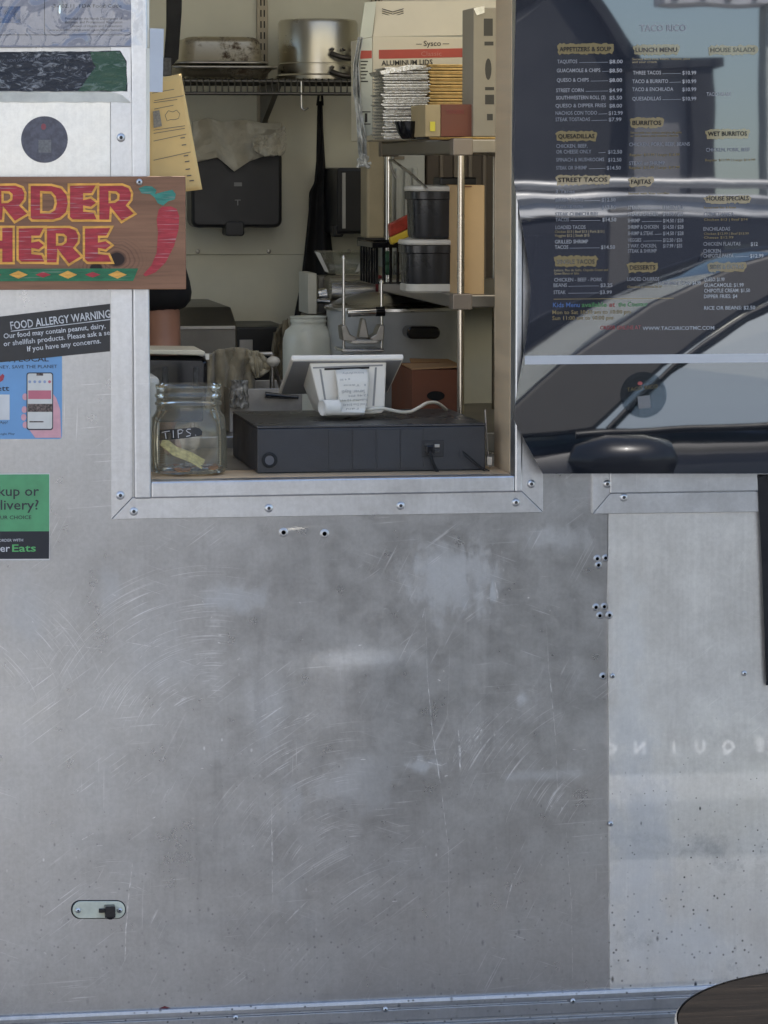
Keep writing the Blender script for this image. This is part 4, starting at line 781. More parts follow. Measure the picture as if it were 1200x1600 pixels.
# tubs
tubm = mat('smoky_black_plastic', (0.022, 0.023, 0.025, 1), 0.3)
def tub(label, px0, px1, py0, py1, Y, lid_top, base_white):
    c0, c1 = P(px0, py1, Y), P(px1, py1, Y); r0 = (c1.x - c0.x) / 2; cx = (c0.x + c1.x) / 2; zz0 = P((px0 + px1) / 2, py1, Y).z; zz1 = P((px0 + px1) / 2, py0, Y).z; h = zz1 - zz0
    o = thing('lobed_tub', label, 'tub', (cx, Y + r0, zz0), 'dark lobed tubs stacked on the rack')
    lob = lambda a_, h_: 0.92 / (abs(math.cos(a_)) ** 5 + abs(math.sin(a_)) ** 5) ** 0.2 * (1 + 0.03 * abs(math.cos(a_ * 6)) ** 0.6)
    cc = (cx, Y + r0, zz0)
    MB().lathe([(0, 0), (r0 * 0.86, 0.0), (r0 * 0.9, 0.006), (r0 * 0.93, h * 0.78), (r0 * 1.0, h * 0.8), (r0 * 1.0, h * 0.95), (r0 * 0.9, h * 0.96), (0, h * 0.96)], cc, 60, fn=lob).build('body', tubm, o, smooth=35)
    MB().lathe([(0, h * 0.965), (r0 * 1.0, h * 0.965), (r0 * 1.02, h * 1.0), (r0 * 0.98, h * 1.06), (r0 * 0.5, h * 1.09), (0, h * 1.09)], cc, 60, fn=lob).build('lid', mat('off_white_lid', (0.62, 0.6, 0.53, 1), 0.45), o, smooth=35)
    if base_white: MB().lathe([(r0 * 0.86, -0.004), (r0 * 0.94, 0.0), (r0 * 0.94, 0.012), (r0 * 0.89, 0.014)], cc, 60, fn=lob, cap=False).build('base_ring', MATS['off_white_lid'], o, smooth=35)
tub('dark lobed plastic tub with white lid, lower one standing on the rack shelf', 632, 728, 380, 455, 0.60, 372, True)
tub('dark lobed plastic tub with white lid, stacked upper one on the rack', 642, 738, 296, 372, 0.61, 285, False)
bk = thing('black_lid_box', 'small flat black box on top of the stacked dark tubs', 'box', P(720, 290, 0.66)); q = MB(); px_box(q, 688, 277, 745, 289.5, 0.66, 0.08); q.build('shell', black_plastic, bk, bev=0.003)
ld = thing('ladle_rod', 'thin steel rod leaning across the dark tubs on the rack', 'rod', P(668, 296, 0.7)); q = MB(); q.tube([P(609, 250, 1.0), P(613, 250, 0.98), P(640, 270, 0.8), P(668, 296, 0.58)], 0.003, 10); q.build('rod', steel, ld, smooth=60)
q = MB(); q.tube([P(609, 250, 1.0), P(612, 264, 1.0), P(618, 278, 1.0)], 0.0028, 8); q.build('hook_end', steel_dull, ld, smooth=60)
cp_ = thing('cream_carton', 'tall plain cream carton standing on the rack shelf behind the steel post', 'carton', P(735, 460, 0.53)); q = MB(); px_box(q, 716, 289, 757, 461, 0.525, 0.22); q.build('shell', mat('cream_card', C(214, 180, 132), 0.8, var=0.1, scale=6, bump=0.1), cp_, bev=0.002)
q = MB(); px_box(q, 721, 290.5, 737, 292.5, 0.5235, 0.002); q.build('torn_edge', kraft_dark, cp_)
bs = thing('black_wire_basket', 'small black slotted basket of packets on the rack shelf', 'basket', P(600, 430, 1.0))
q = MB(); a = P(588, 430, 1.02); b = P(632, 430, 1.02); zt_ = P(605, 378, 1.02).z; zb_ = rz1 + 0.001
q.box(a.x, b.x, 1.02, 1.20, zb_, zb_ + 0.004); q.box(a.x - 0.01, b.x + 0.01, 1.01, 1.016, zt_ - 0.012, zt_); q.box(a.x - 0.01, b.x + 0.01, 1.204, 1.21, zt_ - 0.012, zt_); q.box(a.x - 0.01, a.x - 0.004, 1.017, 1.203, zt_ - 0.012, zt_); q.box(b.x + 0.004, b.x + 0.01, 1.017, 1.203, zt_ - 0.012, zt_)
for k in range(5):
    xx = a.x + (b.x - a.x) * k / 4; q.box(xx - 0.003, xx + 0.003, 1.013, 1.019, zb_, zt_ - 0.011)
for k in range(6):
    yy = 1.03 + 0.17 * k / 5; q.box(a.x - 0.005, a.x + 0.001, yy - 0.003, yy + 0.003, zb_, zt_ - 0.011)
q.build('cage', black_gloss, bs, bev=0.001)
for px, cc_, nm in ((607, (0.05, 0.16, 0.09, 1), 'green'), (622, (0.3, 0.3, 0.28, 1), 'grey')):
    o = thing('seasoning_packet', 'small %s packet standing in the black slotted basket' % nm, 'packet', P(px, 430, 1.05)); q = MB(); px_box(q, px - 5, 392, px + 5, 430, 1.05, 0.03); q.build('pouch', mat(nm + '_packet', cc_, 0.3, var=0.6, scale=60), o, bev=0.003)
rp_ = thing('red_yellow_packet', 'red and yellow snack packet lying beside the dark tubs', 'packet', P(625, 385, 0.9))
q = MB(); q.prism([P(x, y, 0.95) for x, y in ((608, 350), (648, 330), (650, 352), (609, 371))], (0, 0.02, 0)); q.build('red_foil', mat('red_foil', (0.42, 0.05, 0.03, 1), 0.3, var=0.4, scale=50), rp_, bev=0.003)
q = MB(); q.prism([P(x, y, 0.949) for x, y in ((609, 371.5), (650, 352.5), (650, 365), (612, 383))], (0, 0.02, 0)); q.build('yellow_foil', mat('yellow_foil', (0.7, 0.5, 0.05, 1), 0.3), rp_, bev=0.003)
# things on the top shelf
TS = rz2 + 0.001
lc = thing('lids_carton', 'white carton of aluminium lids with a red stripe, standing open on the rack', 'carton', P(660, 212, 0.85))
cm = mat('printed_carton', C(226, 216, 192), 0.75, var=0.06, scale=5); cmw = mat('white_carton_side', C(212, 214, 198), 0.7, var=0.06, scale=8)
YC = 1.02
q = MB(); a = P(582, 210, YC); b = P(790, 210, YC); zt_ = P(660, 57, YC).z
q.box(a.x, b.x, YC, YC + 0.28, TS, zt_); q.build('box_body', cm, lc, bev=0.0015)
q = MB(); q.prism([P(583, 57, YC), P(790, 54, YC), P(790, 1, YC + 0.02), P(757, 0, YC + 0.02), P(588, 2, YC + 0.02)], (0, 0.004, 0)); q.build('flap', cm, lc)
q = MB(); q.prism([P(x, y, YC - 0.004) for x, y in ((562, 62), (581.5, 58), (582, 211), (566, 214))], (0, 0.003, 0)); q.build('side_panel', cmw, lc)
q = MB(); q.prism([P(x, y, YC - 0.002) for x, y in ((581.5, 57), (562, 61), (570, 4), (588, 2))], (0, 0.003, 0)); q.build('side_flap', cmw, lc)
q = MB(); q.prism([P(x, y, YC - 0.0006) for x, y in ((592, 78), (790, 74), (790, 88), (592, 92))], (0, 0.0005, 0)); q.prism([P(x, y, YC - 0.0046) for x, y in ((563, 79), (581, 79), (581, 91), (563, 92))], (0, 0.0005, 0)); q.build('red_stripe', mat('carton_red', (0.52, 0.10, 0.07, 1), 0.7), lc)
ink = mat('carton_ink', (0.05, 0.045, 0.04, 1), 0.7)
text('Sysco', (662, 72), (689, 71.5), 8, ink, lc, YC - 0.001, P, 0.01); text('ALUMINUM LIDS', (596, 102.5), (676, 100.5), 7.5, ink, lc, YC - 0.001, P, 0.02)
for a_ in (rect(650, 68.5, 659, 69.4), rect(692, 68, 702, 68.9), rect(566, 174, 579, 175.6), rect(566, 193, 579, 194.6), rect(570, 177, 574, 191)): MB().prism([P(x, y, YC - (0.001 if a_[0][0] > 600 else 0.0052)) for x, y in a_], (0, 0.0003, 0)).build('printed_bar', ink, lc)
for k in range(7): MB().prism([P(x, y, YC - 0.0052) for x, y in rect(563.5, 95 + k * 5.2, 575 - (k % 3) * 2, 96.8 + k * 5.2)], (0, 0.0003, 0)).build('printed_line', ink, lc)
for k in range(7):                             # the wavy block printed on the flap
    for hx in (0, 1):
        xx = 597 + hx * 17; yy = 13 + k * 3.4; y_l, y_r = (yy, yy + 5) if hx == 0 else (yy + 5, yy)
        MB().prism([P(xx, y_l, YC + 0.012), P(xx + 16.6, y_r, YC + 0.012), P(xx + 16.6, y_r + 1.3, YC + 0.012), P(xx, y_l + 1.3, YC + 0.012)], (0, 0.0004, 0)).build('emblem_stroke', ink, lc)
text('Classic', (658, 87.5), (690, 87), 7, mat('carton_pale_ink', (0.6, 0.25, 0.2, 1), 0.7), lc, YC - 0.0014, P)
# crumpled plastic bag hanging at the carton's left
pb = thing('clear_plastic_bag', 'thin clear plastic bag hanging down the left side of the lids carton', 'plastic bag', P(563, 255, 1.0))
q = MB()
bgp = [(58, 560, 567), (100, 553, 560), (140, 552, 562), (180, 557, 566), (215, 559, 572), (235, 560, 572), (250, 562, 573)]
def bgf(u, v):
    t_ = v * (len(bgp) - 1); i = min(int(t_), len(bgp) - 2); f_ = t_ - i; L_ = [bgp[i][k] + (bgp[i + 1][k] - bgp[i][k]) * f_ for k in range(3)]
    return P(L_[1] + (L_[2] - L_[1]) * u, L_[0], 1.0 + 0.02 * mnoise.noise(Vector((u * 3, v * 9, 1))) + 0.01 * math.sin(u * 10))
q.grid(bgf, 14, 60); q.build('film', mat('milky_film', (0.62, 0.63, 0.6, 1), 0.25, var=0.2, scale=60), pb, smooth=80, solid=0.001)
q = MB(); c = P(568, 252, 1.0)
for k in range(14):
    d_ = Vector((random.uniform(-0.014, 0.014), random.uniform(-0.01, 0.01), random.uniform(-0.014, 0.014))); q.tube([c + d_, c + d_ * -0.6 + Vector((random.uniform(-0.008, 0.008), 0, random.uniform(-0.012, 0.012)))], 0.0035, 6)
q.build('knot', MATS['milky_film'], pb, smooth=80)
# stacks of lids
def lidstack(name, label, cat, x0_, x1_, y0_, y1_, Y, n_, m_, dep, wob):
    a = P(x0_, y1_, Y); b = P(x1_, y1_, Y); zt_ = P((x0_ + x1_) / 2, y0_, Y).z; zb_ = TS
    h = (zt_ - zb_) / n_
    o = thing(name, label, cat, ((a.x + b.x) / 2, Y + dep / 2, zb_))
    for k in range(n_):
        dx = random.uniform(-wob, wob); dy = random.uniform(-wob, wob); z = zb_ + k * h
        q_ = MB(); q_.box(a.x + dx, b.x + dx, Y + dy, Y + dy + dep, z + h * 0.15, z + h * 0.5); q_.box(a.x + dx - 0.003, b.x + dx + 0.003, Y + dy - 0.003, Y + dy + dep + 0.003, z + h * 0.52, z + h * 0.88); q_.build('lid', m_, o, bev=0.0006)
    return o
foil = mat('silver_foil', (0.72, 0.72, 0.7, 1), 0.2, 1.0, 0.15, 90, bump=0.6, bscale=120); warm_lit_card = mat('warm_light_tinted_card', (0.8, 0.55, 0.22, 1), 0.4, 0.5, 0.2, 60)  # the gold base colour stands for warm light falling on the lids
lidstack('foil_tray_stack', 'tall leaning stack of silver foil trays in front of the lids carton', 'foil trays', 600, 668, 105, 190, 0.80, 22, foil, 0.12, 0.004)
lidstack('warm_lit_lid_stack', 'stack of foil lids coloured gold for warm light, right of the silver trays', 'foil lids', 672, 775, 100, 190, 0.84, 22, warm_lit_card, 0.12, 0.0012)
q = MB(); q.prism([P(593, 111, 0.79), P(640, 101, 0.79), P(668, 103, 0.79), P(660, 107, 0.79), P(596, 117, 0.79)], (0, 0.13, 0)); bt = q.build('bent_tray', foil, None, origin=P(630, 110, 0.8), bev=0.0008); tag(bt, 'bent silver foil tray lying crooked on top of the silver tray stack', 'foil tray')
bb = thing('black_bowl', 'dark plastic bowl under the foil trays on the rack top', 'bowl', P(640, 212, 0.68))
c = P(641, 212, 0.60); r0 = 22 * mpp(0.6); MB().lathe([(0, 0), (r0 * 0.5, 0), (r0 * 0.8, 0.012), (r0 * 1.0, 0.032), (r0 * 1.02, 0.034), (r0 * 0.95, 0.03), (0, 0.008)], (c.x + 0.004, 0.64, TS), 28).build('bowl', black_gloss, bb, smooth=50)
q = MB(); c = P(660, 200, 0.62); q.lathe([(0.012, 0), (0.014, 0.02), (0.010, 0.05), (0.006, 0.056), (0, 0.057)], (c.x, 0.62, TS), 16); q.build('scrunched_liner', black_plastic, bb, smooth=50)
sb_ = thing('small_brown_box', 'small reddish brown box with a yellow label on the rack top', 'box', P(700, 215, 0.52))
q = MB(); px_box(q, 689, 163, 740, 213.5, 0.505, 0.16); q.build('box_body', mat('russet_card', C(122, 76, 60), 0.8, bump=0.1), sb_, bev=0.0015)
q = MB(); a = P(689, 163, 0.505); b_ = P(689, 213.5, 0.505); q.box(a.x - 0.030, a.x - 0.0005, 0.506, 0.66, b_.z, a.z - 0.0005); q.build('side_face', mat('pale_box_side', C(176, 158, 120), 0.8), sb_, bev=0.001)
q = MB(); px_box(q, 672, 190, 680, 205, 0.504, 0.001); q.build('yellow_label', mat('yellow_label', (0.75, 0.65, 0.06, 1), 0.5), sb_)
text('TENDERS', (697, 178), (725, 177.5), 6, mat('faded_red_ink', (0.25, 0.06, 0.05, 1), 0.7), sb_, 0.5042, P, 0.02)
tcn = thing('tall_grey_carton', 'tall narrow grey-brown carton at the right end of the rack top', 'carton', P(760, 208, 0.48))
q = MB(); px_box(q, 739.5, 12, 786, 213.2, 0.49, 0.11); q.build('box_body', mat('grey_card', C(156, 148, 130), 0.75, var=0.1, scale=7), tcn, bev=0.0015)
q = MB(); q.prism([P(740, 13, 0.488), P(757, 9, 0.488), P(757, 20, 0.488), P(745, 24, 0.488)], (0, 0.002, 0)); q.build('torn_foil', foil, tcn)
q = MB()
for a_ in (rect(756, 29, 770, 56), rect(757, 65, 771, 71), rect(758, 148, 772, 163), rect(758, 136, 772, 141), rect(761, 178, 770, 188), disc(763, 108, 5, 14, 17)): MB().prism([P(x, y, 0.4895) for x, y in a_], (0, 0.0005, 0)).build('printed_mark', mat('grey_carton_ink', (0.06, 0.055, 0.045, 1), 0.7), tcn)
# ------------------------------------------------------------------ machines on the prep table
rc = thing('rice_cooker', 'big pale round cooker with steel lid and black handle behind the rack post', 'cooker', (P(618, 480, 1.22).x, 1.28, TZ))
cx = P(622, 480, 1.22).x; r0 = 104 * mpp(1.28); zt_ = P(618, 486, 1.2).z; h = zt_ - TZ
MB().lathe([(0, 0), (r0 * 0.86, 0), (r0 * 0.95, 0.03), (r0 * 0.99, h * 0.8), (r0, h)], (cx, 1.28, TZ), 64).build('body', mat('pale_grey_enamel', (0.42, 0.43, 0.43, 1), 0.35), rc, smooth=40)
MB().lathe([(r0 * 0.9, h), (r0 * 1.03, h + 0.001), (r0 * 1.03, h + 0.007), (r0 * 0.96, h + 0.010), (r0 * 0.8, h + 0.024), (r0 * 0.4, h + 0.036), (0, h + 0.038)], (cx, 1.28, TZ), 64).build('lid', steel, rc, smooth=40)
q = MB(); q.prism([P(x, y, 1.06) for x, y in rrect(636, 510, 688, 530, 9, 5)], (0, 0.06, 0)); q.build('handle', black_gloss, rc, bev=0.004)
fc = thing('fry_cutter', 'upright chrome fry cutter press with two guide rods on the prep table', 'fry cutter', P(567, 555, 1.0))
YF = 0.95; q = MB()
px_box(q, 534, 545, 600, 551, YF, 0.10); px_box(q, 548, 530, 592, 538, YF + 0.02, 0.06)
q.build('base', steel, fc, bev=0.003)
q = MB(); c = P(568, 512, YF + 0.05); q.prism([P(560, 528, YF + 0.03), P(577, 528, YF + 0.03), P(571, 498, YF + 0.03), P(566, 498, YF + 0.03)], (0, 0.03, 0)); q.build('ram', steel_dull, fc, bev=0.002)
for pa in ([(533, 510), (541, 508), (547, 522), (558, 528), (554, 534), (536, 532)], [(601, 508), (594, 508), (588, 522), (578, 528), (582, 534), (600, 532)]):
    q = MB(); q.prism([P(x, y, YF + 0.02) for x, y in pa], (0, 0.05, 0)); q.build('yoke', steel_dull, fc, bev=0.002)
for px, y0_ in ((537, 402), (596, 440)):
    q = MB(); q.tube([P(px, y0_, YF + 0.05), P(px, 548, YF + 0.05)], 0.0032, 10); q.lathe([(0.0045, -0.004), (0.0048, 0.002), (0.0, 0.006)], P(px, y0_, YF + 0.05), 10); q.build('guide_rod', chrome, fc, smooth=60)
q = MB(); q.tube([P(543, 489, YF + 0.04), P(587, 487, YF + 0.04)], 0.0085, 16); q.build('handle_bar', chrome, fc, smooth=60)
q = MB(); q.tube([P(587, 487, YF + 0.04), P(601, 486.5, YF + 0.04)], 0.010, 16); q.build('handle_knob', black_gloss, fc, smooth=60)
for px in (541, 558, 580):
    q = MB(); c = P(px, 556, YF + 0.02); q.lathe([(0.012, -0.10), (0.012, 0.004)], c, 16); q.build('foot', steel_dull, fc, smooth=50)
gm = thing('grinding_machine', 'steel grinder with a clear hopper and pale side panel on the prep table', 'grinder', P(540, 500, 1.40))
q = MB(); px_box(q, 516, 432, 592, 490, 1.40, 0.1); q.build('drum_housing', steel_dull, gm, bev=0.01)
q = MB(); q.tube([P(516, 452, 1.385), P(584, 452, 1.385)], 17 * mpp(1.4), 28); q.build('drum', steel, gm, smooth=50)
q = MB(); px_box(q, 481, 427, 495, 491, 1.36, 0.14); q.build('side_panel', mat('pale_panel', (0.55, 0.54, 0.47, 1), 0.5), gm, bev=0.002)
q = MB(); px_box(q, 496, 430, 592, 500, 1.5, 0.03); px_box(q, 484, 492, 592, 640, 1.38, 0.14); q.build('stand', MATS['dark_steel'], gm, bev=0.003)
q = MB(); q.tube([P(497, 460, 1.37), P(510, 458, 1.37)], 0.012, 12); q.tube([P(495, 470, 1.37), P(515, 470, 1.37)], 0.006, 10); q.build('clamp', chrome, gm, smooth=50)
q = MB(); px_box(q, 580, 430, 597, 462, 1.37, 0.02); q.build('red_guard', mat('dark_red', (0.16, 0.015, 0.02, 1), 0.4), gm, bev=0.002)
m, g, b = newmat('clear_acrylic'); MATS['clear_acrylic'] = m
out = m.node_tree.nodes['Material Output']; tr = g.n('BsdfTransparent', None, Color=(0.8, 0.82, 0.8, 1)); gl = g.n('BsdfGlossy', None, Color=(1, 1, 1, 1), Roughness=0.08); mx = g.n('MixShader', None, Fac=0.16); g.L.new(tr.outputs[0], mx.inputs[1]); g.L.new(gl.outputs[0], mx.inputs[2]); g.L.new(mx.outputs[0], out.inputs[0])
q = MB(); T_ = [P(490, 394, 1.33), P(577, 394, 1.33), P(577, 392, 1.5), P(490, 392, 1.5)]; B_ = [P(512, 428, 1.38), P(560, 428, 1.38), P(560, 428, 1.46), P(512, 428, 1.46)]
q.add(T_ + B_, [(0, 1, 5, 4), (1, 2, 6, 5), (2, 3, 7, 6), (3, 0, 4, 7)]); q.build('hopper', m, gm, solid=0.002)
q = MB(); q.prism([P(x, y, 1.325) for x, y in ((492, 393), (500, 395), (514, 426), (508, 424))], (0, 0.004, 0)); q.prism([P(x, y, 1.325) for x, y in ((576, 393), (568, 397), (555, 426), (561, 424))], (0, 0.004, 0)); q.build('hopper_edge', mat('frosted_edge', (0.5, 0.5, 0.48, 1), 0.2), gm)
gj = thing('gallon_jar', 'frosted pale wide-mouth gallon jar without lid behind the white terminal', 'jar', P(482, 630, 1.3))
c = P(482, 520, 1.3); r0 = 40 * mpp(1.3); z1_ = P(482, 494, 1.3).z; h = z1_ - TZ; k = mpp(1.3)
frost = mat('frosted_jar', C(222, 224, 212), 0.32, var=0.08, scale=8)
MB().lathe([(0, 0), (r0 * 0.93, 0), (r0, 0.012), (r0, h - 42 * k), (r0 * 0.985, h - 34 * k), (r0 * 0.9, h - 22 * k), (r0 * 0.70, h - 15 * k), (r0 * 0.68, h - 13 * k)], (c.x, 1.3, TZ), 48).build('body', frost, gj, smooth=50)
MB().lathe([(r0 * 0.68, h - 13 * k), (r0 * 0.68, h - 10 * k), (r0 * 0.71, h - 9 * k), (r0 * 0.71, h - 6 * k), (r0 * 0.68, h - 5 * k), (r0 * 0.68, h - 3 * k), (r0 * 0.72, h - 2 * k), (r0 * 0.72, h), (r0 * 0.64, h), (r0 * 0.62, h - 12 * k)], (c.x, 1.3, TZ), 48).build('threaded_neck', frost, gj, smooth=50)
tg = thing('grey_dish_towel', 'rumpled grey-green dish towel hung over a bar behind the tips jar', 'towel', P(370, 640, 0.8))
tgm = mat('sage_terry', C(150, 142, 122), 0.95, var=0.2, scale=30, bump=0.8, bscale=320, sheen=0.3)
q = MB(); drape(q, [(326, 556), (334, 549), (350, 545), (368, 542), (384, 546), (396, 550)], [(322, 640), (338, 650), (352, 646), (362, 652), (384, 612), (396, 610)], 0.90, 3.4, 0.010, 60, 30); q.build('cloth', tgm, tg, smooth=80, solid=0.004)
tg2 = thing('pale_towel_corner', 'pale towel corner folded over at the right of the grey dish towel', 'towel', P(408, 595, 0.85))
q = MB(); drape(q, [(384, 547), (394, 548), (404, 549), (412, 556)], [(396, 585), (400, 592), (408, 589), (423, 578)], 0.885, 1.2, 0.008, 24, 20, 1.0); q.build('cloth', mat('pale_terry', C(176, 168, 146), 0.95, var=0.15, scale=30, bump=0.8, bscale=320), tg2, smooth=80, solid=0.004)
tr_ = thing('towel_rail', 'thin steel rail carrying the dish towel', 'rail', P(360, 560, 0.92)); q = MB(); a, b = P(300, 556, 0.92), P(425, 553, 0.92); q.tube([a, b], 0.005, 10)
for e in (a, b): q.tube([e, Vector((e.x, e.y, TZ))], 0.005, 10)
q.build('rod', steel_dull, tr_, smooth=60)
mop = thing('brown_mop_cloth', 'brown hanging cloth left of the frosted gallon jar', 'cloth', P(432, 590, 1.3)); q = MB(); drape(q, [(430, 520), (440, 506), (450, 498)], [(422, 580), (434, 600), (450, 600)], 1.42, 1.5, 0.012, 20, 20); q.build('cloth', mat('brown_terry', C(120, 110, 90), 0.95, var=0.25, scale=30, bump=0.8, bscale=300), mop, smooth=80, solid=0.004)
egg = thing('white_ladle', 'small round white ladle head beside the dish towel', 'ladle', P(427, 565, 0.84)); c = P(427, 565, 0.84); k = mpp(0.84); q = MB(); q.lathe([(0, -8.5 * k), (7 * k, -6.5 * k), (10.5 * k, -1 * k), (10.8 * k, 1 * k), (9 * k, 5 * k), (5 * k, 7.6 * k), (0, 8.4 * k)], c, 24); q.build('head', mat('worn_white', (0.6, 0.57, 0.5, 1), 0.4), egg, smooth=60); q = MB(); q.tube([c, P(437, 600, 0.86), P(446, 640, 0.88)], 0.004, 8); q.build('handle', steel_dull, egg, smooth=60)
kn = thing('steel_bin', 'open steel food bin with a black handled spatula on the prep table', 'bin', P(420, 640, 0.8))
q = MB(); a = P(358, 592, 0.80); b = P(472, 592, 0.80); zt_ = a.z; q.box(a.x, b.x, 0.80, 0.803, TZ + 0.001, zt_ - 0.02); q.box(a.x, b.x, 1.0, 1.003, TZ + 0.001, P(420, 594, 1.0).z); q.box(a.x, a.x + 0.003, 0.8035, 0.9995, TZ + 0.001, zt_ - 0.02); q.box(b.x - 0.003, b.x, 0.8035, 0.9995, TZ + 0.001, zt_ - 0.02); q.build('bin_wall', steel_dull, kn, bev=0.001)
q = MB(); q.tube([P(414, 617, 0.78), P(440, 619, 0.78), P(466, 621, 0.78)], 0.0055, 10, rs=[0.0065, 0.005, 0.004]); q.build('spatula_handle', black_gloss, kn, smooth=60)
wp_ = thing('clear_wrap_bundle', 'crumpled clear wrap beside the steel food bin', 'plastic wrap', P(372, 612, 0.78)); q = MB()
q.grid(lambda u, v: P(360 + 28 * u + 4 * mnoise.noise(Vector((u * 4, v * 4, 3))), 594 + 44 * v + 3 * mnoise.noise(Vector((u * 5, v * 3, 8))), 0.785 - 0.02 * abs(mnoise.noise(Vector((u * 4, v * 5, 5)))) - 0.012 * math.sin(u * 3.14)), 20, 24); q.build('film', mat('grey_milky_film', (0.4, 0.39, 0.36, 1), 0.2, var=0.5, scale=60), wp_, smooth=70, solid=0.001)
bx = thing('brown_open_box', 'open brown cardboard box with a hand hole right of the white terminal', 'box', P(672, 640, 0.62))
YX = 0.74; q = MB(); a = P(644, 640, YX); b = P(722, 640, YX); zt_ = P(680, 578, YX).z; q.box(a.x, b.x, YX, YX + 0.003, TZ + 0.001, zt_); q.box(a.x, a.x + 0.003, YX + 0.0035, YX + 0.24, TZ + 0.001, zt_); q.box(b.x - 0.003, b.x, YX + 0.0035, YX + 0.24, TZ + 0.001, zt_); q.box(a.x, b.x, YX + 0.2405, YX + 0.2435, TZ + 0.001, zt_); q.build('box_wall', kraft_dark, bx, bev=0.001)
q = MB(); q.prism([P(644, 578, YX), P(722, 574, YX), P(712, 569, YX + 0.1), P(628, 570, YX + 0.1)], (0, 0, 0.003)); q.build('flap', kraft, bx); q = MB(); q.prism([P(645, 577, YX + 0.23), P(722, 573, YX + 0.23), P(700, 563, YX + 0.3), P(640, 562, YX + 0.3)], (0, 0, 0.003)); q.build('flap', kraft, bx)
q = MB(); q.prism([P(x, y, YX - 0.0015) for x, y in disc(681, 618.5, 14, 18, 7.5)], (0, 0.001, 0)); q.build('hand_hole', dark_pit, bx)
# ------------------------------------------------------------------ things on the order counter
CZ = SILL + 0.0006
m, g, b = newmat('jar_glass'); MATS['jar_glass'] = m
out = m.node_tree.nodes['Material Output']; tr = g.n('BsdfTransparent', None, Color=(0.965, 0.955, 0.90, 1)); gl = g.n('BsdfGlossy', None, Color=(1, 1, 0.97, 1), Roughness=0.03)
tcj = g.n('TexCoord').outputs['Object']; bj = g.n('Bump', None, Strength=0.35, Distance=0.003, Height=g.noise(tcj, 22, 2, 0.5)); g.put(gl.inputs['Normal'], bj)
mx = g.n('MixShader', None, Fac=g.math('ADD', g.n('LayerWeight', None, Blend=0.22).outputs['Fresnel'], 0.03, clamp=True)); g.L.new(tr.outputs[0], mx.inputs[1]); g.L.new(gl.outputs[0], mx.inputs[2]); df = g.n('BsdfDiffuse', None, Color=(0.8, 0.74, 0.58, 1)); m2 = g.n('MixShader', None, Fac=0.07); g.L.new(mx.outputs[0], m2.inputs[1]); g.L.new(df.outputs[0], m2.inputs[2]); g.L.new(m2.outputs[0], out.inputs[0])
JY = 0.125; jc = P(294.5, 680, JY); kj = mpp(JY); jr = 61.5 * kj; jh = P(294, 601, JY - 0.05).z - CZ
tj = thing('tips_jar', 'clear glass tips jar with black handwritten label on the order counter', 'jar', (jc.x, JY, CZ))
z_ = lambda py: (738 - py) * kj
def sq(a_, h_):                                # squarish body: flat faces, rounded corners
    if h_ > z_(660) : return 1.0
    return 0.93 + 0.07 * abs(math.sin(2 * a_)) ** 1.2
prof_o = [(0.0, 0.002), (jr * 0.80, 0.001), (jr * 0.96, 0.004), (jr * 1.0, 0.014), (jr * 1.0, z_(672)), (jr * 0.98, z_(663)), (jr * 0.92, z_(652)), (jr * 0.84, z_(645)), (jr * 0.80, z_(640)), (jr * 0.80, z_(633)), (jr * 0.84, z_(631)), (jr * 0.84, z_(628.5)), (jr * 0.805, z_(626.5)), (jr * 0.805, z_(621)), (jr * 0.84, z_(619)), (jr * 0.84, z_(616.5)), (jr * 0.80, z_(614)), (jr * 0.80, z_(606)), (jr * 0.83, z_(604)), (jr * 0.82, z_(601))]
th_g = 0.0028
prof_i = [(max(r - th_g, 0), h_) for r, h_ in reversed(prof_o[4:])] + [(jr * 0.93, 0.014), (jr * 0.7, 0.008), (0.0, 0.008)]
MB().lathe(prof_o, (jc.x, JY, CZ), 72, fn=sq, cap=False).build('glass_body', m, tj, smooth=50, recalc=True)
q = MB(); yl = JY - jr * 0.95
for side in (-1, 1):                           # fine grip ribs moulded in the glass corners
    for k in range(20):
        zz = CZ + z_(728) + k * 0.0031
        pts = [(jc.x + side * jr * 0.985 * math.cos(a_), JY - jr * 0.985 * math.sin(a_), zz) for a_ in [R(18), R(28), R(38), R(48)]]
        q.tube([(x_, y_, zz) for x_, y_, zz in pts], 0.0008, 6)
tag(q.build('grip_ribs', MATS['jar_glass'], tj, smooth=60), kind='stuff')
lb = [(249, 672.5), (262, 671), (285, 669.5), (306, 667.5), (315, 672), (313, 676), (316, 680), (286, 685), (262, 687.5), (249, 688)]
q = MB(); n0 = []
def onjar(px, py, o_=0.0006):
    Y = JY - jr
    for _ in range(6):
        p_ = P(px, py, Y); dx = max(-0.99, min(0.99, (p_.x - jc.x) / jr)); Y = JY - math.sqrt(1 - dx * dx) * jr * 0.985 - o_
    return P(px, py, min(Y, JY))
top = [(249, 672.5), (262, 671), (275, 670.2), (288, 669.2), (300, 668), (306, 667.5), (311, 669), (316, 674)]; bot = [(249, 688), (262, 687.4), (275, 686), (288, 685), (300, 683), (306, 682), (311, 681), (315, 680)]
for (a_, b_), (c_, d_), (e_, f_), (g_, h_) in zip(top, top[1:], bot[1:], bot): q.add([onjar(a_, b_), onjar(c_, d_), onjar(e_, f_), onjar(g_, h_)], [(0, 1, 2, 3)])
lbl = q.build('black_label', vinyl_black, tj, solid=0.0005)
q = MB()
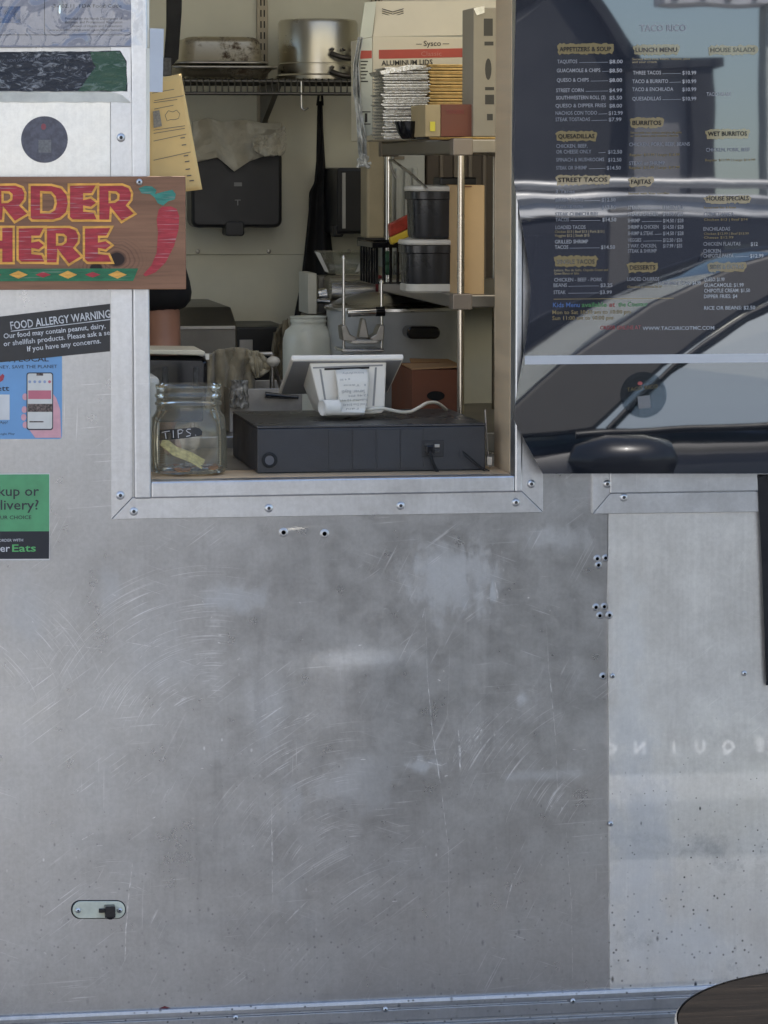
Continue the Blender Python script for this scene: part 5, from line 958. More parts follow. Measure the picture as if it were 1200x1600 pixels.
for pts in ([(253, 676), (258, 674.5), (265, 673.5)], [(258, 676), (258.6, 680), (259.5, 685.5)], [(270.5, 672.5), (270.7, 678), (271, 684)], [(278, 672), (278.3, 677), (278.8, 684.5)], [(278, 672), (283, 671.2), (286, 673), (284, 676.5), (278.6, 678)], [(298, 670.5), (293, 670.5), (291, 673), (294, 675.5), (298, 677.5), (297, 680.5), (291, 682)], [(305, 680), (306.2, 679.8)]):
    q.tube([onjar(x_, y_, 0.0014) for x_, y_ in pts], 0.0008, 6)
q.build('handwriting', print_white, lbl)
bill = thing('dollar_bill', 'folded pale green banknote leaning inside the tips jar', 'banknote', (jc.x, JY, CZ + 0.01))
q = MB(); A_ = [Vector((jc.x - 0.052, JY - 0.018, CZ + 0.052)), Vector((jc.x - 0.03, JY - 0.028, CZ + 0.034)), Vector((jc.x - 0.004, JY - 0.032, CZ + 0.024)), Vector((jc.x + 0.020, JY - 0.030, CZ + 0.010))]
q.add([p_ for p_ in A_] + [p_ + Vector((0.008, 0.020, 0.014)) for p_ in A_], [(0, 1, 5, 4), (1, 2, 6, 5), (2, 3, 7, 6)]); q.build('note', mat('banknote_paper', C(196, 186, 130), 0.8, var=0.35, scale=130), bill, solid=0.0008)
random.seed(3)
cmesh = None
for k in range(34):
    a_ = random.uniform(0, 6.28); rr_ = jr * 0.78 * math.sqrt(random.random()); lay = k // 14
    loc = Vector((jc.x + rr_ * math.cos(a_), JY + rr_ * math.sin(a_), CZ + 0.0098 + lay * 0.0022 + random.uniform(0, 0.001)))
    if cmesh is None or k == 17:
        o = MB().lathe([(0, -0.0008), (0.0095, -0.0008), (0.0098, 0.0), (0.0095, 0.0008), (0.0075, 0.0007), (0, 0.0007)], (0, 0, 0), 18).build('coin', mat('copper_coin', (0.42, 0.2, 0.1, 1), 0.35, 1.0, 0.3, 200) if k != 17 else mat('nickel_coin', (0.55, 0.53, 0.5, 1), 0.3, 1.0, 0.2, 200), None, smooth=40)
        cmesh = o
    else: o = cmesh.copy(); COL.objects.link(o)
    o.location = loc; o.rotation_euler = (random.uniform(-0.25, 0.25), random.uniform(-0.25, 0.25), 0)
    tag(o, ('small copper coin' if k < 17 else 'small silver coin') + ' in the heap at the bottom of the tips jar', 'coin', 'coins in the tips jar')
# cash drawer
cdw = thing('cash_drawer', 'black steel cash drawer lying on the order counter', 'cash drawer', (P(580, 735, 0.1).x, 0.27, CZ))
DY = 0.095; a, b = P(402, 700, DY), P(758.5, 700, DY); zt_ = P(580, 664, DY).z
drm = mat('black_powder_coat', (0.026, 0.027, 0.031, 1), 0.38, var=0.15, scale=20, bump=0.2, bscale=700)
MB().box(a.x, b.x, DY, DY + 0.36, CZ, zt_ - 0.004).build('body', drm, cdw, bev=0.002)
MB().box(a.x - 0.0005, b.x + 0.0005, DY - 0.001, DY + 0.361, zt_ - 0.0035, zt_).build('top_plate', mat('drawer_top', (0.045, 0.043, 0.042, 1), 0.3, var=0.1, scale=15, bump=0.2, bscale=700), cdw, bev=0.001)
for k, px in enumerate((513, 551, 589, 626)):
    x_ = P(px, 700, DY).x; xe = P(px + 25, 700, DY).x; q = MB(); q.box(x_, xe + 0.012, DY - 0.0013 - 0.0002 * (k % 2), DY + 0.001, CZ + 0.004, zt_ - 0.008); q.build('embossed_panel', drm, cdw, bev=0.0008)
c = P(421, 719, DY); MB().lathe([(0.0138, 0), (0.0138, 0.002), (0.0125, 0.0028), (0.0095, 0.0028), (0.0085, 0.0015)], (c.x, DY, c.z), 28, 'Y').build('lock_ring', rubber, cdw, smooth=40)
MB().lathe([(0.0085, 0.0), (0.0084, 0.0016), (0.0, 0.0017)], (c.x, DY, c.z), 24, 'Y').build('lock_plug', mat('grey_plug', (0.09, 0.09, 0.1, 1), 0.4), cdw, smooth=40)
q = MB(); px_box(q, 659, 688, 693, 714, DY - 0.0022, 0.002); so_ = q.build('socket_plate', black_plastic, cdw, bev=0.0008)
for x0_, x1_, y0_, y1_, mm in ((679, 687, 694, 699, steel_dull), (679, 687, 702, 707, MATS['scuffed_plastic']), (664, 677, 692, 710, MATS['scuffed_plastic'])):
    q = MB(); px_box(q, x0_, y0_, x1_, y1_, DY - 0.004, 0.002); q.build('port', mm, so_, bev=0.0006)
q = MB(); px_box(q, 666, 696, 678, 709, DY - 0.015, 0.013); q.build('plug', black_gloss, so_, bev=0.002)
q = MB(); q.tube([P(672, 706, DY - 0.013), P(674, 716, DY - 0.016), P(678, 727, DY - 0.014), P(684, 738.5, DY - 0.012)], 0.003, 10); q.build('cable', rubber, so_, smooth=60)
wl = thing('black_cable_loop', 'thin black cable curling past the right end of the cash drawer', 'cable', P(745, 735, 0.07)); q = MB()
cpts = [(765, 736), (752, 730), (740, 720), (728, 709), (723, 706), (726, 712), (738, 722), (752, 733), (764, 738)]
q.tube([P(x_, y_, 0.075 + 0.004 * math.sin(i)) for i, (x_, y_) in enumerate(cpts)], 0.0012, 8); q.build('wire', rubber, wl, smooth=60)
wl2 = thing('thin_steel_wire', 'thin wire hanging down beside the right jamb at the counter', 'wire', P(763, 735, 0.13)); q = MB(); q.tube([P(758, 640, 0.14), P(761, 690, 0.14), P(763, 715, 0.13), P(766, 730, 0.12)], 0.0015, 8); q.build('wire', mat('pale_wire', (0.4, 0.36, 0.3, 1), 0.4), wl2, smooth=60); q = MB(); px_box(q, 761, 714, 769, 727, 0.12, 0.008); q.build('tag', white_plastic, wl2, bev=0.001)
# white till terminal with receipt printer
DT = zt_ + 0.0006
tm = thing('till_terminal', 'white till terminal with tilted screen and receipt printer, on the cash drawer', 'till terminal', (P(550, 650, 0.3).x, 0.28, DT))
Y0_, Y1_ = 0.215, 0.385
pa, pbk = P(455, 559, Y0_), P(631, 556.5, Y0_); ext = P(431, 612, Y1_)
wv = Vector((pbk.x - pa.x, 0, 0)); dv = Vector((0.0, Y1_ - Y0_, ext.z - pa.z)); nv = wv.cross(dv).normalized()
o_ = Vector((pa.x, Y0_, pa.z)); th2 = 0.011
def slabq(mb, o, w_, d_, n_): return mb.add([o, o + w_, o + w_ + d_, o + d_, o + n_, o + w_ + n_, o + w_ + d_ + n_, o + d_ + n_], [(0, 1, 2, 3), (4, 7, 6, 5), (0, 4, 5, 1), (1, 5, 6, 2), (2, 6, 7, 3), (3, 7, 4, 0)])
if nv.z < 0: nv = -nv
q = MB(); slabq(q, o_ - nv * th2 * 0.5, wv, dv, nv * th2); q.build('screen_bezel', white_plastic, tm, bev=0.0035)
q = MB(); slabq(q, o_ + nv * th2 * 0.5 + wv * 0.06 + dv * 0.08, wv * 0.88, dv * 0.84, nv * 0.0006); q.build('screen_glass', black_gloss, tm)
q = MB(); slabq(q, o_ - nv * (th2 * 0.5 + 0.0008) + wv * 0.02 + dv * 0.02, wv * 0.96, dv * 0.96, nv * 0.0006); q.build('screen_back', mat('shade_grey_underside', (0.3, 0.3, 0.3, 1), 0.5), tm)  # grey layer painted on for the shade under the tilted screen
YB2 = 0.225
bt_ = [P(483, 566, YB2), P(604, 562, YB2), P(601, 641, YB2), P(596, 646, YB2), P(509, 650, YB2), P(503, 646, YB2)]
bb_ = []
for p_ in bt_:
    bb_.append(Vector((p_.x + (0.004 if p_.z > DT + 0.05 else 0.0), YB2 + 0.11, max(min(p_.z, DT + 0.055), DT))))
for p_ in bt_: p_.z = max(p_.z, DT)
q = MB(); n_ = len(bt_); q.add(bt_ + bb_, [tuple(range(n_)), tuple(range(2 * n_ - 1, n_ - 1, -1))] + [(i, i + n_, (i + 1) % n_ + n_, (i + 1) % n_) for i in range(n_)]); hs_ = q.build('printer_body', white_plastic, tm, bev=0.003)
q = MB(); q.prism([P(x_, y_, YB2 - 0.0006) for x_, y_ in ((489, 573.5), (598, 569.5), (598, 572), (489, 576))], (0, 0.001, 0)); q.build('seam', mat('grey_seam', (0.3, 0.29, 0.27, 1), 0.5), tm)
q = MB(); q.prism([P(x_, y_, YB2 - 0.0012) for x_, y_ in ((507, 575.5), (577, 573), (577, 576), (507, 578.5))], (0, 0.001, 0)); q.build('paper_slot', dark_pit, tm)
q = MB(); q.prism([P(x_, y_, YB2 - 0.0011) for x_, y_ in ((499, 577), (502, 577), (512, 640), (509, 640))], (0, 0.001, 0)); q.prism([P(x_, y_, YB2 - 0.0011) for x_, y_ in ((586, 574), (589, 574), (585, 634), (582, 634))], (0, 0.001, 0)); q.build('cover_edge', MATS['grey_seam'], tm)
rcp = thing('paper_receipt', 'long curled paper receipt hanging from the white till terminal', 'receipt', P(540, 650, 0.2))
rows = [(577, 523, 574, 0.0), (584, 524, 576, 0.010), (596, 526, 576.5, 0.016), (612, 528, 576, 0.018), (628, 529, 574, 0.018), (640, 528, 572, 0.020), (648, 527, 569, 0.026)]
q = MB()
def rf(u, v):
    t_ = v * (len(rows) - 1); i = min(int(t_), len(rows) - 2); f_ = t_ - i; L_ = [rows[i][k] + (rows[i + 1][k] - rows[i][k]) * f_ for k in range(4)]
    return P(L_[1] + (L_[2] - L_[1]) * u, L_[0] - 1.5 * u, YB2 - 0.002 - L_[3] + 0.004 * (u - 0.5) ** 2 * 4 * (1 - v))
q.grid(rf, 14, 30); paper_m = mat('receipt_paper', (0.78, 0.75, 0.66, 1), 0.7, var=0.05); q.build('strip', paper_m, rcp, smooth=80, solid=0.0004)
c0 = P(502, 634, YB2 - 0.03); c1 = P(566, 640, YB2 - 0.024); q = MB(); rr_ = 13.5 * mpp(0.2)
axis = (c1 - c0); axis.z = 0
q.grid(lambda u, v: c0 + Vector((0.0, 0, -0.003)) + Vector((axis.x * (0.02 + v * 0.98 * (0.38 if -2.2 < (u * 5.4 - 3.0) < 1.2 and False else 1)), 0, 0)) * (0.98 if u < 0.62 else 0.40) + Vector((0.35 * rr_ * math.cos(u * 5.6 + 2.2), -rr_ * math.cos(u * 5.6 + 2.2) * 0.9, rr_ * math.sin(u * 5.6 + 2.2))) * (1 - 0.12 * u), 40, 6)
q.build('curl', paper_m, rcp, smooth=80, solid=0.0004)
t = MB()
for s_, x0_, x1_, y_, cp in (('IntrxrArshy', 535, 568, 587, 3.2), ('# 4 90', 531, 547, 597, 3), ('1 Taco', 537, 571, 606, 3), ('Server: Reydi', 534, 570, 615, 5.4), ('12:46 PM', 545, 575, 622, 3), ('Subtotal 12.99', 534, 574, 629, 3.2), ('Total Due $14.45', 536, 574, 636, 3.4), ('Paid', 541, 560, 643, 5)):
    text(s_, (x1_, y_ - 6), (x0_, y_ - 5), cp, None, None, YB2 - 0.0225, P, 0.0, mb=t)
t.build('printing', mat('thermal_ink', (0.36, 0.35, 0.33, 1), 0.7), rcp)
wc = thing('white_power_cable', 'cream power cable waving from the till terminal over the cash drawer', 'cable', P(640, 642, 0.3)); q = MB()
cpts = [(570, 641, .22), (582, 639, .21), (596, 638, .21), (612, 641, .22), (628, 644, .23), (642, 643, .25), (656, 636, .28), (667, 630, .31), (680, 629, .34), (690, 634, .37), (697, 640, .40)]
def smoothpts(pts, n=4):
    o = []
    for i in range(len(pts) - 1):
        p0, p1, p2, p3 = [Vector(pts[max(0, min(len(pts) - 1, i + k))]) for k in (-1, 0, 1, 2)]
        for j in range(n):
            t_ = j / n; o.append(0.5 * ((2 * p1) + (p2 - p0) * t_ + (2 * p0 - 5 * p1 + 4 * p2 - p3) * t_ * t_ + (3 * p1 - p0 - 3 * p2 + p3) * t_ ** 3))
    return o + [Vector(pts[-1])]
q.tube([P(a_.x, a_.y, a_.z) for a_ in smoothpts([Vector(p_) for p_ in cpts])], 0.0032, 10); q.build('cord', mat('cream_cord', (0.72, 0.68, 0.56, 1), 0.45), wc, smooth=60)
# left: card terminal and white tub
ct = thing('card_terminal', 'black card terminal with a cream top edge at the left of the counter', 'card terminal', P(270, 640, 0.5))
q = MB(); q.prism([P(x_, y_, 0.44) for x_, y_ in ((205, 556), (318, 557), (325, 566), (324, 620), (205, 620))], (0, 0.10, 0)); q.build('shell', black_gloss, ct, bev=0.008)
q = MB(); q.prism([P(x_, y_, 0.425) for x_, y_ in ((205, 546), (315, 547), (321, 550), (321, 555.5), (205, 553))], (0, 0.14, 0)); q.build('cream_top_edge', mat('cream_edge', (0.75, 0.69, 0.53, 1), 0.35), ct, bev=0.0025)
q = MB(); q.prism([P(x_, y_, 0.43) for x_, y_ in ((320, 553), (327, 553), (327, 562), (322, 562))], (0, 0.01, 0)); q.build('tag', white_plastic, ct)
q = MB(); px_box(q, 205, 618, 318, 660, 0.46, 0.08); q.build('stand', black_plastic, ct, bev=0.004)
for px in (258, 306):
    q = MB(); px_box(q, px - 4, 574, px + 4, 606, 0.438, 0.003); q.build('side_grip', MATS['scuffed_plastic'], ct, bev=0.001)
wt = thing('white_plastic_tub', 'rounded white plastic tub mostly hidden behind the left window frame', 'tub', P(232, 735, 0.3))
q = MB(); q.prism([P(x_, y_, 0.28) for x_, y_ in rrect(170, 588, 250, 739, 10, 6)], (0, 0.12, 0)); q.build('body', mat('milky_plastic', (0.7, 0.68, 0.6, 1), 0.4), wt, bev=0.012)
# order ticket and small sheet taped to the left jamb
tk = thing('order_ticket', 'yellowish order ticket taped slanting to the left side of the order window', 'ticket', P(300, 300, 0.03))
q = MB(); q.grid(lambda u, v: P(232 + (283 - 232 + 33 * v) * u * 1.0 + (-6) * 0, 126 - 11 * u + (181 + 3 * u * 0) * v, 0.036 + 0.004 * math.sin(u * 2.6 + v * 1.5)), 12, 20); q.build('sheet', mat('buff_paper', C(222, 186, 120), 0.8, var=0.06, scale=12), tk, smooth=80, solid=0.0004)
t = MB(); LT = 0.0325
for (x0_, y0_, x1_, y1_) in ((238, 145, 272, 139), (241, 157, 287, 149), (240, 160, 277, 155), (241, 170, 271, 164), (240, 203, 289, 196), (240, 208, 289, 200), (240, 220, 291, 209), (240, 250, 298, 237)):
    t.prism([P(x0_, y0_, LT), P(x1_, y1_, LT), P(x1_, y1_ + 0.9, LT), P(x0_, y0_ + 0.9, LT)], (0, 0.0003, 0))
for x_, y_ in ((282, 215), (284, 226), (287, 243), (289, 252), (290, 264), (292, 274), (296, 282)): t.prism([P(x_, y_, LT), P(x_ + 7, y_ - 1, LT), P(x_ + 7, y_ + 0.6, LT), P(x_, y_ + 1.6, LT)], (0, 0.0003, 0))
t.build('printing', mat('ticket_ink', (0.12, 0.1, 0.08, 1), 0.7), tk)
t = MB(); t.prism([P(x_, y_, LT) for x_, y_ in ((239, 174), (249, 172), (253, 197), (240, 200))], (0, 0.0003, 0)); t.build('grey_block', mat('ticket_grey', (0.26, 0.22, 0.16, 1), 0.7, var=0.3, scale=300), tk)
t = MB(); ring = [(258, 180), (263, 173), (270, 175), (276, 172), (281, 178), (279, 185), (273, 187), (266, 187), (261, 189), (258, 180)]; t.tube([P(x_, y_, LT - 0.0004) for x_, y_ in ring], 0.0005, 5); t.build('doodle', MATS['ticket_ink'], tk)
ps = thing('pale_tape_sheet', 'small pale blue-grey sheet taped above the order ticket', 'paper sheet', P(244, 180, -0.01)); slab(MB(), [(234, 44), (256, 45), (254, 144), (234, 143.5)], -0.016, 0.0008, P).build('sheet', mat('pale_sheet', (0.52, 0.54, 0.56, 1), 0.6, var=0.08), ps)
slab(MB(), [(228.5, 75), (234, 75), (234, 275), (229, 275)], -0.0155, 0.001, P).build('tape', MATS['cream_tape'], ps)
# ------------------------------------------------------------------ the cook, mostly behind the left jamb: one skinned body plus clothes
def skinned(name, verts, edges, radii, m_, parent, root=0, sub=2):
    me = bpy.data.meshes.new(name); org = worg(parent); me.from_pydata([tuple(Vector(v) - org) for v in verts], edges, []); o = bpy.data.objects.new(name, me); COL.objects.link(o); o.parent = parent; me.materials.append(m_)
    o.modifiers.new('skin', 'SKIN'); sk = me.skin_vertices if len(me.skin_vertices) else None
    if sk is None:
        bm = bmesh.new(); bm.from_mesh(me); bm.verts.layers.skin.verify(); bm.to_mesh(me); bm.free(); sk = me.skin_vertices
    for i, r_ in enumerate(radii): sk[0].data[i].radius = (r_, r_) if not isinstance(r_, tuple) else r_; sk[0].data[i].use_root = (i == root)
    q_ = o.modifiers.new('sub', 'SUBSURF'); q_.levels = sub; q_.render_levels = sub; o.modifiers['skin'].use_smooth_shade = True; ORG[o.name] = org; return o
el = P(252, 500, 0.86); sx = el.x; H0 = FL
per = thing('person', 'person in a black short-sleeved shirt, one bare arm showing under the wooden sign', 'person', (sx - 0.19, 0.92, FL))
skin_m = mat('skin', C(160, 116, 96), 0.55, var=0.1, scale=20); shirt = mat('black_shirt', (0.008, 0.008, 0.010, 1), 0.9)
cx_, cy_ = sx - 0.19, 0.92; shz = el.z + 0.20
V_ = [(cx_, cy_, shz - 0.5), (cx_, cy_, shz - 0.25), (cx_, cy_, shz - 0.03), (cx_, cy_, shz + 0.06), (cx_, cy_ + 0.02, shz + 0.16), (cx_, cy_ + 0.02, shz + 0.26),
      (sx - 0.035, cy_, shz), (sx, 0.90, el.z + 0.04), (sx + 0.004, 0.88, el.z - 0.07), (sx - 0.01, 0.74, el.z - 0.17), (sx - 0.03, 0.60, el.z - 0.20), (sx - 0.04, 0.54, el.z - 0.21),
      (cx_ - 0.155, cy_, shz), (cx_ - 0.19, 0.90, el.z + 0.04), (cx_ - 0.20, 0.88, el.z - 0.07), (cx_ - 0.16, 0.74, el.z - 0.15), (cx_ - 0.13, 0.62, el.z - 0.16), (cx_ - 0.12, 0.56, el.z - 0.17),
      (cx_ + 0.09, cy_, shz - 0.58), (cx_ + 0.10, cy_, FL + 0.45), (cx_ + 0.10, cy_ + 0.02, FL + 0.08), (cx_ + 0.10, cy_ - 0.14, FL + 0.035),
      (cx_ - 0.09, cy_, shz - 0.58), (cx_ - 0.10, cy_, FL + 0.45), (cx_ - 0.10, cy_ + 0.02, FL + 0.08), (cx_ - 0.10, cy_ - 0.14, FL + 0.035)]
E_ = [(0, 1), (1, 2), (2, 3), (3, 4), (4, 5), (2, 6), (6, 7), (7, 8), (8, 9), (9, 10), (10, 11), (2, 12), (12, 13), (13, 14), (14, 15), (15, 16), (16, 17), (0, 18), (18, 19), (19, 20), (20, 21), (0, 22), (22, 23), (23, 24), (24, 25)]
Rr = [0.13, 0.12, 0.11, 0.055, 0.085, 0.075, 0.055, 0.045, 0.040, 0.034, 0.028, 0.035, 0.055, 0.045, 0.040, 0.034, 0.028, 0.035, 0.085, 0.06, 0.045, 0.04, 0.085, 0.06, 0.045, 0.04]
skinned('body', V_, E_, Rr, skin_m, per)
skinned('shirt', [V_[0], V_[1], V_[2], (cx_, cy_, shz + 0.03), V_[6], (sx + 0.002, 0.90, el.z + 0.075), (sx + 0.010, 0.89, el.z + 0.004), V_[12], (cx_ - 0.19, 0.90, el.z + 0.075), (cx_ - 0.197, 0.89, el.z + 0.022)], [(0, 1), (1, 2), (2, 3), (2, 4), (4, 5), (5, 6), (2, 7), (7, 8), (8, 9)], [0.15, 0.14, 0.125, 0.07, 0.075, 0.066, 0.074, 0.075, 0.066, 0.074], shirt, per)
skinned('trousers', [V_[0], V_[18], V_[19], V_[20], V_[22], V_[23], V_[24]], [(0, 1), (1, 2), (2, 3), (0, 4), (4, 5), (5, 6)], [0.15, 0.105, 0.08, 0.07, 0.105, 0.08, 0.07], mat('dark_trousers', (0.02, 0.022, 0.03, 1), 0.9), per)
q = MB(); q.lathe([(0.088, 0.0), (0.102, 0.04), (0.10, 0.09), (0.07, 0.13), (0.0, 0.14)], (cx_, cy_ + 0.02, shz + 0.20), 24); q.build('hair', mat('dark_hair', (0.012, 0.01, 0.009, 1), 0.7), per, smooth=60)
q = MB(); fy = cy_ + 0.02 - 0.095
for dx in (-0.03, 0.03): q.lathe([(0, -0.01), (0.011, 0), (0, 0.01)], (cx_ + dx, fy + 0.012, shz + 0.215), 10)
q.tube([(cx_, fy + 0.005, shz + 0.215), (cx_, fy - 0.012, shz + 0.18), (cx_, fy + 0.008, shz + 0.172)], 0.012, 8); q.tube([(cx_ - 0.02, fy + 0.016, shz + 0.145), (cx_ + 0.02, fy + 0.016, shz + 0.145)], 0.006, 8); q.build('face_features', mat('face_shade', C(150, 100, 84), 0.6), per, smooth=60)
for hx, hv in ((11, 1), (17, -1)):             # fingers resting on the counter edge
    h0 = Vector(V_[hx])
    for k in range(4): skinned('finger', [h0 + Vector((0.018 * (k - 1.5), 0, 0)), h0 + Vector((0.021 * (k - 1.5), -0.045, -0.004)), h0 + Vector((0.022 * (k - 1.5), -0.075 - 0.006 * (k in (1, 2)), -0.022))], [(0, 1), (1, 2)], [0.0095, 0.0085, 0.007], skin_m, per, 0, 1)
    skinned('thumb', [h0 + Vector((-0.022 * hv, 0.03, 0)), h0 + Vector((-0.048 * hv, -0.005, -0.004)), h0 + Vector((-0.05 * hv, -0.035, -0.012))], [(0, 1), (1, 2)], [0.011, 0.0095, 0.008], skin_m, per, 0, 1)
# ------------------------------------------------------------------ outside: table, parked cars, buildings and trees mirrored in the menu
TBZ = 0.74; tc_ = CAMLOC + ray(1425, 1600) * ((TBZ - EYE) / ray(1425, 1600).z); tr0 = 360 / FPX * (tc_ - CAMLOC).length
tb = thing('round_patio_table', 'round dark weathered table top poking into the bottom right corner', 'table', (tc_.x, tc_.y, 0))
twood = wood('weathered_table_wood', (0.003, 0.0026, 0.0024, 1), (0.010, 0.008, 0.0065, 1), (0.045, 0.034, 0.026, 1), (), (3, 45, 3), 0.6)
twood.node_tree.nodes['Principled BSDF'].inputs['Specular IOR Level'].default_value = 0.02
MB().lathe([(0, -0.022), (tr0 * 0.985, -0.022), (tr0 * 0.992, -0.018), (tr0 * 0.992, -0.003), (tr0 * 0.985, 0.0), (0, 0.0)], (tc_.x, tc_.y, TBZ), 96).build('table_top', twood, tb, smooth=30)
MB().lathe([(tr0 * 0.9925, -0.024), (tr0, -0.022), (tr0, -0.001), (tr0 * 0.9925, 0.0012)], (tc_.x, tc_.y, TBZ), 96, cap=False).build('edge_band', mat('edge_band', (0.5, 0.49, 0.46, 1), 0.3, 1.0), tb, smooth=30)
MB().lathe([(0.03, 0.02), (0.03, TBZ - 0.022)], (tc_.x, tc_.y, 0), 20).build('pedestal', black_plastic, tb, smooth=30); MB().lathe([(0, 0), (0.22, 0), (0.22, 0.012), (0.05, 0.03), (0, 0.03)], (tc_.x, tc_.y, 0), 40).build('foot', black_plastic, tb, smooth=30)
def carpaint(name, c, metal=0.5):
    m, g, b = newmat(name); b.inputs['Base Color'].default_value = c; b.inputs['Metallic'].default_value = metal; b.inputs['Roughness'].default_value = 0.3; b.inputs['Coat Weight'].default_value = 1.0; b.inputs['Coat Roughness'].default_value = 0.02
    tc = g.n('TexCoord').outputs['Object']; g.put(b.inputs['Normal'], g.n('Bump', None, Strength=0.03, Distance=0.002, Height=g.noise(tc, 500, 2))); return m
def reflective_glass(name, tint, refl, fac):    # heat-reflecting car glass
    m, g, b = newmat(name); out = m.node_tree.nodes['Material Output']; tr = g.n('BsdfTransparent', None, Color=tint); gl = g.n('BsdfGlossy', None, Color=refl, Roughness=0.01); mx = g.n('MixShader', None, Fac=fac); g.L.new(tr.outputs[0], mx.inputs[1]); g.L.new(gl.outputs[0], mx.inputs[2]); g.L.new(mx.outputs[0], out.inputs[0]); MATS[name] = m; return m
reflective_glass('car_glass', (0.6, 0.74, 0.68, 1), (0.92, 1.0, 0.93, 1), 0.8); screen_glass = reflective_glass('windscreen_glass', (0.3, 0.34, 0.34, 1), (0.95, 1, 1, 1), 0.65); dark_glass = reflective_glass('tinted_car_glass', (0.08, 0.09, 0.09, 1), (1, 1, 1, 1), 0.07)
def make_car(label, paint, X0, YC_, sz=1.0, letters=False, rails=False, dark=False):
    """nose towards -x; local x along the car from the nose"""
    o = thing('parked_car', label, 'car', (X0 + 2.3, YC_, 0))
    def L(x, y, z): return Vector((X0 + x, YC_ + y, z * sz))
    sec = [(0.0, .42, .66, .58), (.08, .30, .80, .74), (.35, .24, .92, .85), (.8, .22, 1.0, .90), (1.3, .22, 1.06, .92), (1.7, .22, 1.08, .92), (2.6, .22, 1.09, .925), (3.6, .22, 1.10, .92), (4.2, .24, 1.12, .90), (4.52, .32, 1.10, .82), (4.65, .42, .98, .70)]
    mb = MB(); vs_ = []; n = 12
    for x, zb_, zt_, w_ in sec:
        h = zt_ - zb_; half = [(.80 * w_, zb_), (.97 * w_, zb_ + .12 * h), (1.0 * w_, zb_ + .45 * h), (.985 * w_, zb_ + .75 * h), (.94 * w_, zt_ - .02), (.80 * w_, zt_ + .015)]
        vs_ += [L(x, y, z) for y, z in half] + [L(x, -y, z) for y, z in reversed(half)]
    fs_ = [(j * n + k, j * n + (k + 1) % n, (j + 1) * n + (k + 1) % n, (j + 1) * n + k) for j in range(len(sec) - 1) for k in range(n)] + [tuple(range(n)), tuple(range((len(sec) - 1) * n, len(sec) * n))]
    mb.add(vs_, fs_); body = mb.build('body', paint, o, smooth=60, subs=2)
    roofp = [(2.12, .60, 1.60), (2.5, .64, 1.655), (3.0, .65, 1.67), (3.5, .64, 1.66), (4.0, .61, 1.61)]
    mb = MB(); mb.grid(lambda u, v: (lambda t_: (lambda i, f: L(roofp[i][0] + (roofp[i + 1][0] - roofp[i][0]) * f, (roofp[i][1] + (roofp[i + 1][1] - roofp[i][1]) * f) * (2 * v - 1), roofp[i][2] + (roofp[i + 1][2] - roofp[i][2]) * f + 0.03 * (1 - (2 * v - 1) ** 2)))(min(int(t_), 3), t_ - min(int(t_), 3)))(u * 4), 16, 8)
    mb.build('roof', paint, o, smooth=60, solid=0.09 if rails else 0.03)
    trim = mat('car_black_trim', (0.010, 0.010, 0.011, 1), 0.45)
    for s in (-1, 1):
        pil = [('front_pillar', [(x, .885 - .24 * (z - 1.05) / .595, z) for x, z in ((1.00, 1.04), (1.28, 1.27), (1.58, 1.45), (1.88, 1.57), (2.12, 1.645), (2.40, 1.615), (2.12, 1.54), (1.86, 1.42), (1.60, 1.265), (1.36, 1.07))]), ('centre_pillar', [(2.73, .90, 1.09), (2.85, .905, 1.09), (2.93, .66, 1.64), (2.82, .655, 1.64)]), ('rear_pillar', [(3.66, .89, 1.10), (3.76, .89, 1.10), (3.68, .645, 1.64), (3.58, .65, 1.64)]), ('tail_pillar', [(4.15, .87, 1.11), (4.50, .80, 1.11), (4.08, .605, 1.62), (3.84, .63, 1.64)]),
               ('roof_edge', [(2.08, .632, 1.60), (2.5, .668, 1.60), (3.0, .678, 1.605), (3.5, .668, 1.605), (4.06, .625, 1.58), (4.06, .615, 1.64), (3.5, .655, 1.685), (3.0, .665, 1.695), (2.5, .655, 1.685), (2.10, .625, 1.65)])]
        for nm, pts in pil:
            q_ = MB(); q_.prism([L(x, s * y, z) for x, y, z in pts], (0, -s * .05, 0)); q_.build(nm, paint if nm == 'roof_edge' else trim, o, bev=0.012)
        q_ = MB(); q_.tube([L(1.40, s * .893, 1.075), L(1.62, s * .815, 1.265), L(1.88, s * .75, 1.415), L(2.14, s * .70, 1.53), L(2.42, s * .675, 1.60), L(2.8, s * .672, 1.605)], 0.008, 8); q_.build('window_seal', trim, o, smooth=60)
        if rails:
            q_ = MB(); q_.tube([L(2.2, s * .60, 1.66), L(2.4, s * .61, 1.72), L(3.0, s * .62, 1.74), L(3.7, s * .61, 1.72), L(3.95, s * .60, 1.66)], 0.022, 10); q_.build('roof_rail', mat('rail_silver', (0.5, 0.5, 0.5, 1), 0.45, 0.4), o, smooth=60)
        for nm, pts in (('front_side_window', [(1.36, .855, 1.075), (2.76, .89, 1.095), (2.84, .655, 1.625), (2.38, .645, 1.612), (2.10, .675, 1.535), (1.85, .72, 1.415), (1.6, .785, 1.265)]), ('rear_side_window', [(2.82, .89, 1.095), (3.70, .88, 1.105), (3.62, .645, 1.62), (2.9, .655, 1.63)])):
            q_ = MB(); q_.add([L(x, s * y, z) for x, y, z in pts], [tuple(range(len(pts)))]); q_.build(nm, dark_glass if dark else MATS['car_glass'], o)
        q_ = MB(); q_.tube([L(1.3, s * .905, 1.06), L(2.0, s * .918, 1.088), L(2.8, s * .922, 1.10), L(3.7, s * .915, 1.11), L(4.4, s * .83, 1.12)], 0.011, 8); q_.build('belt_trim', trim, o, smooth=60)
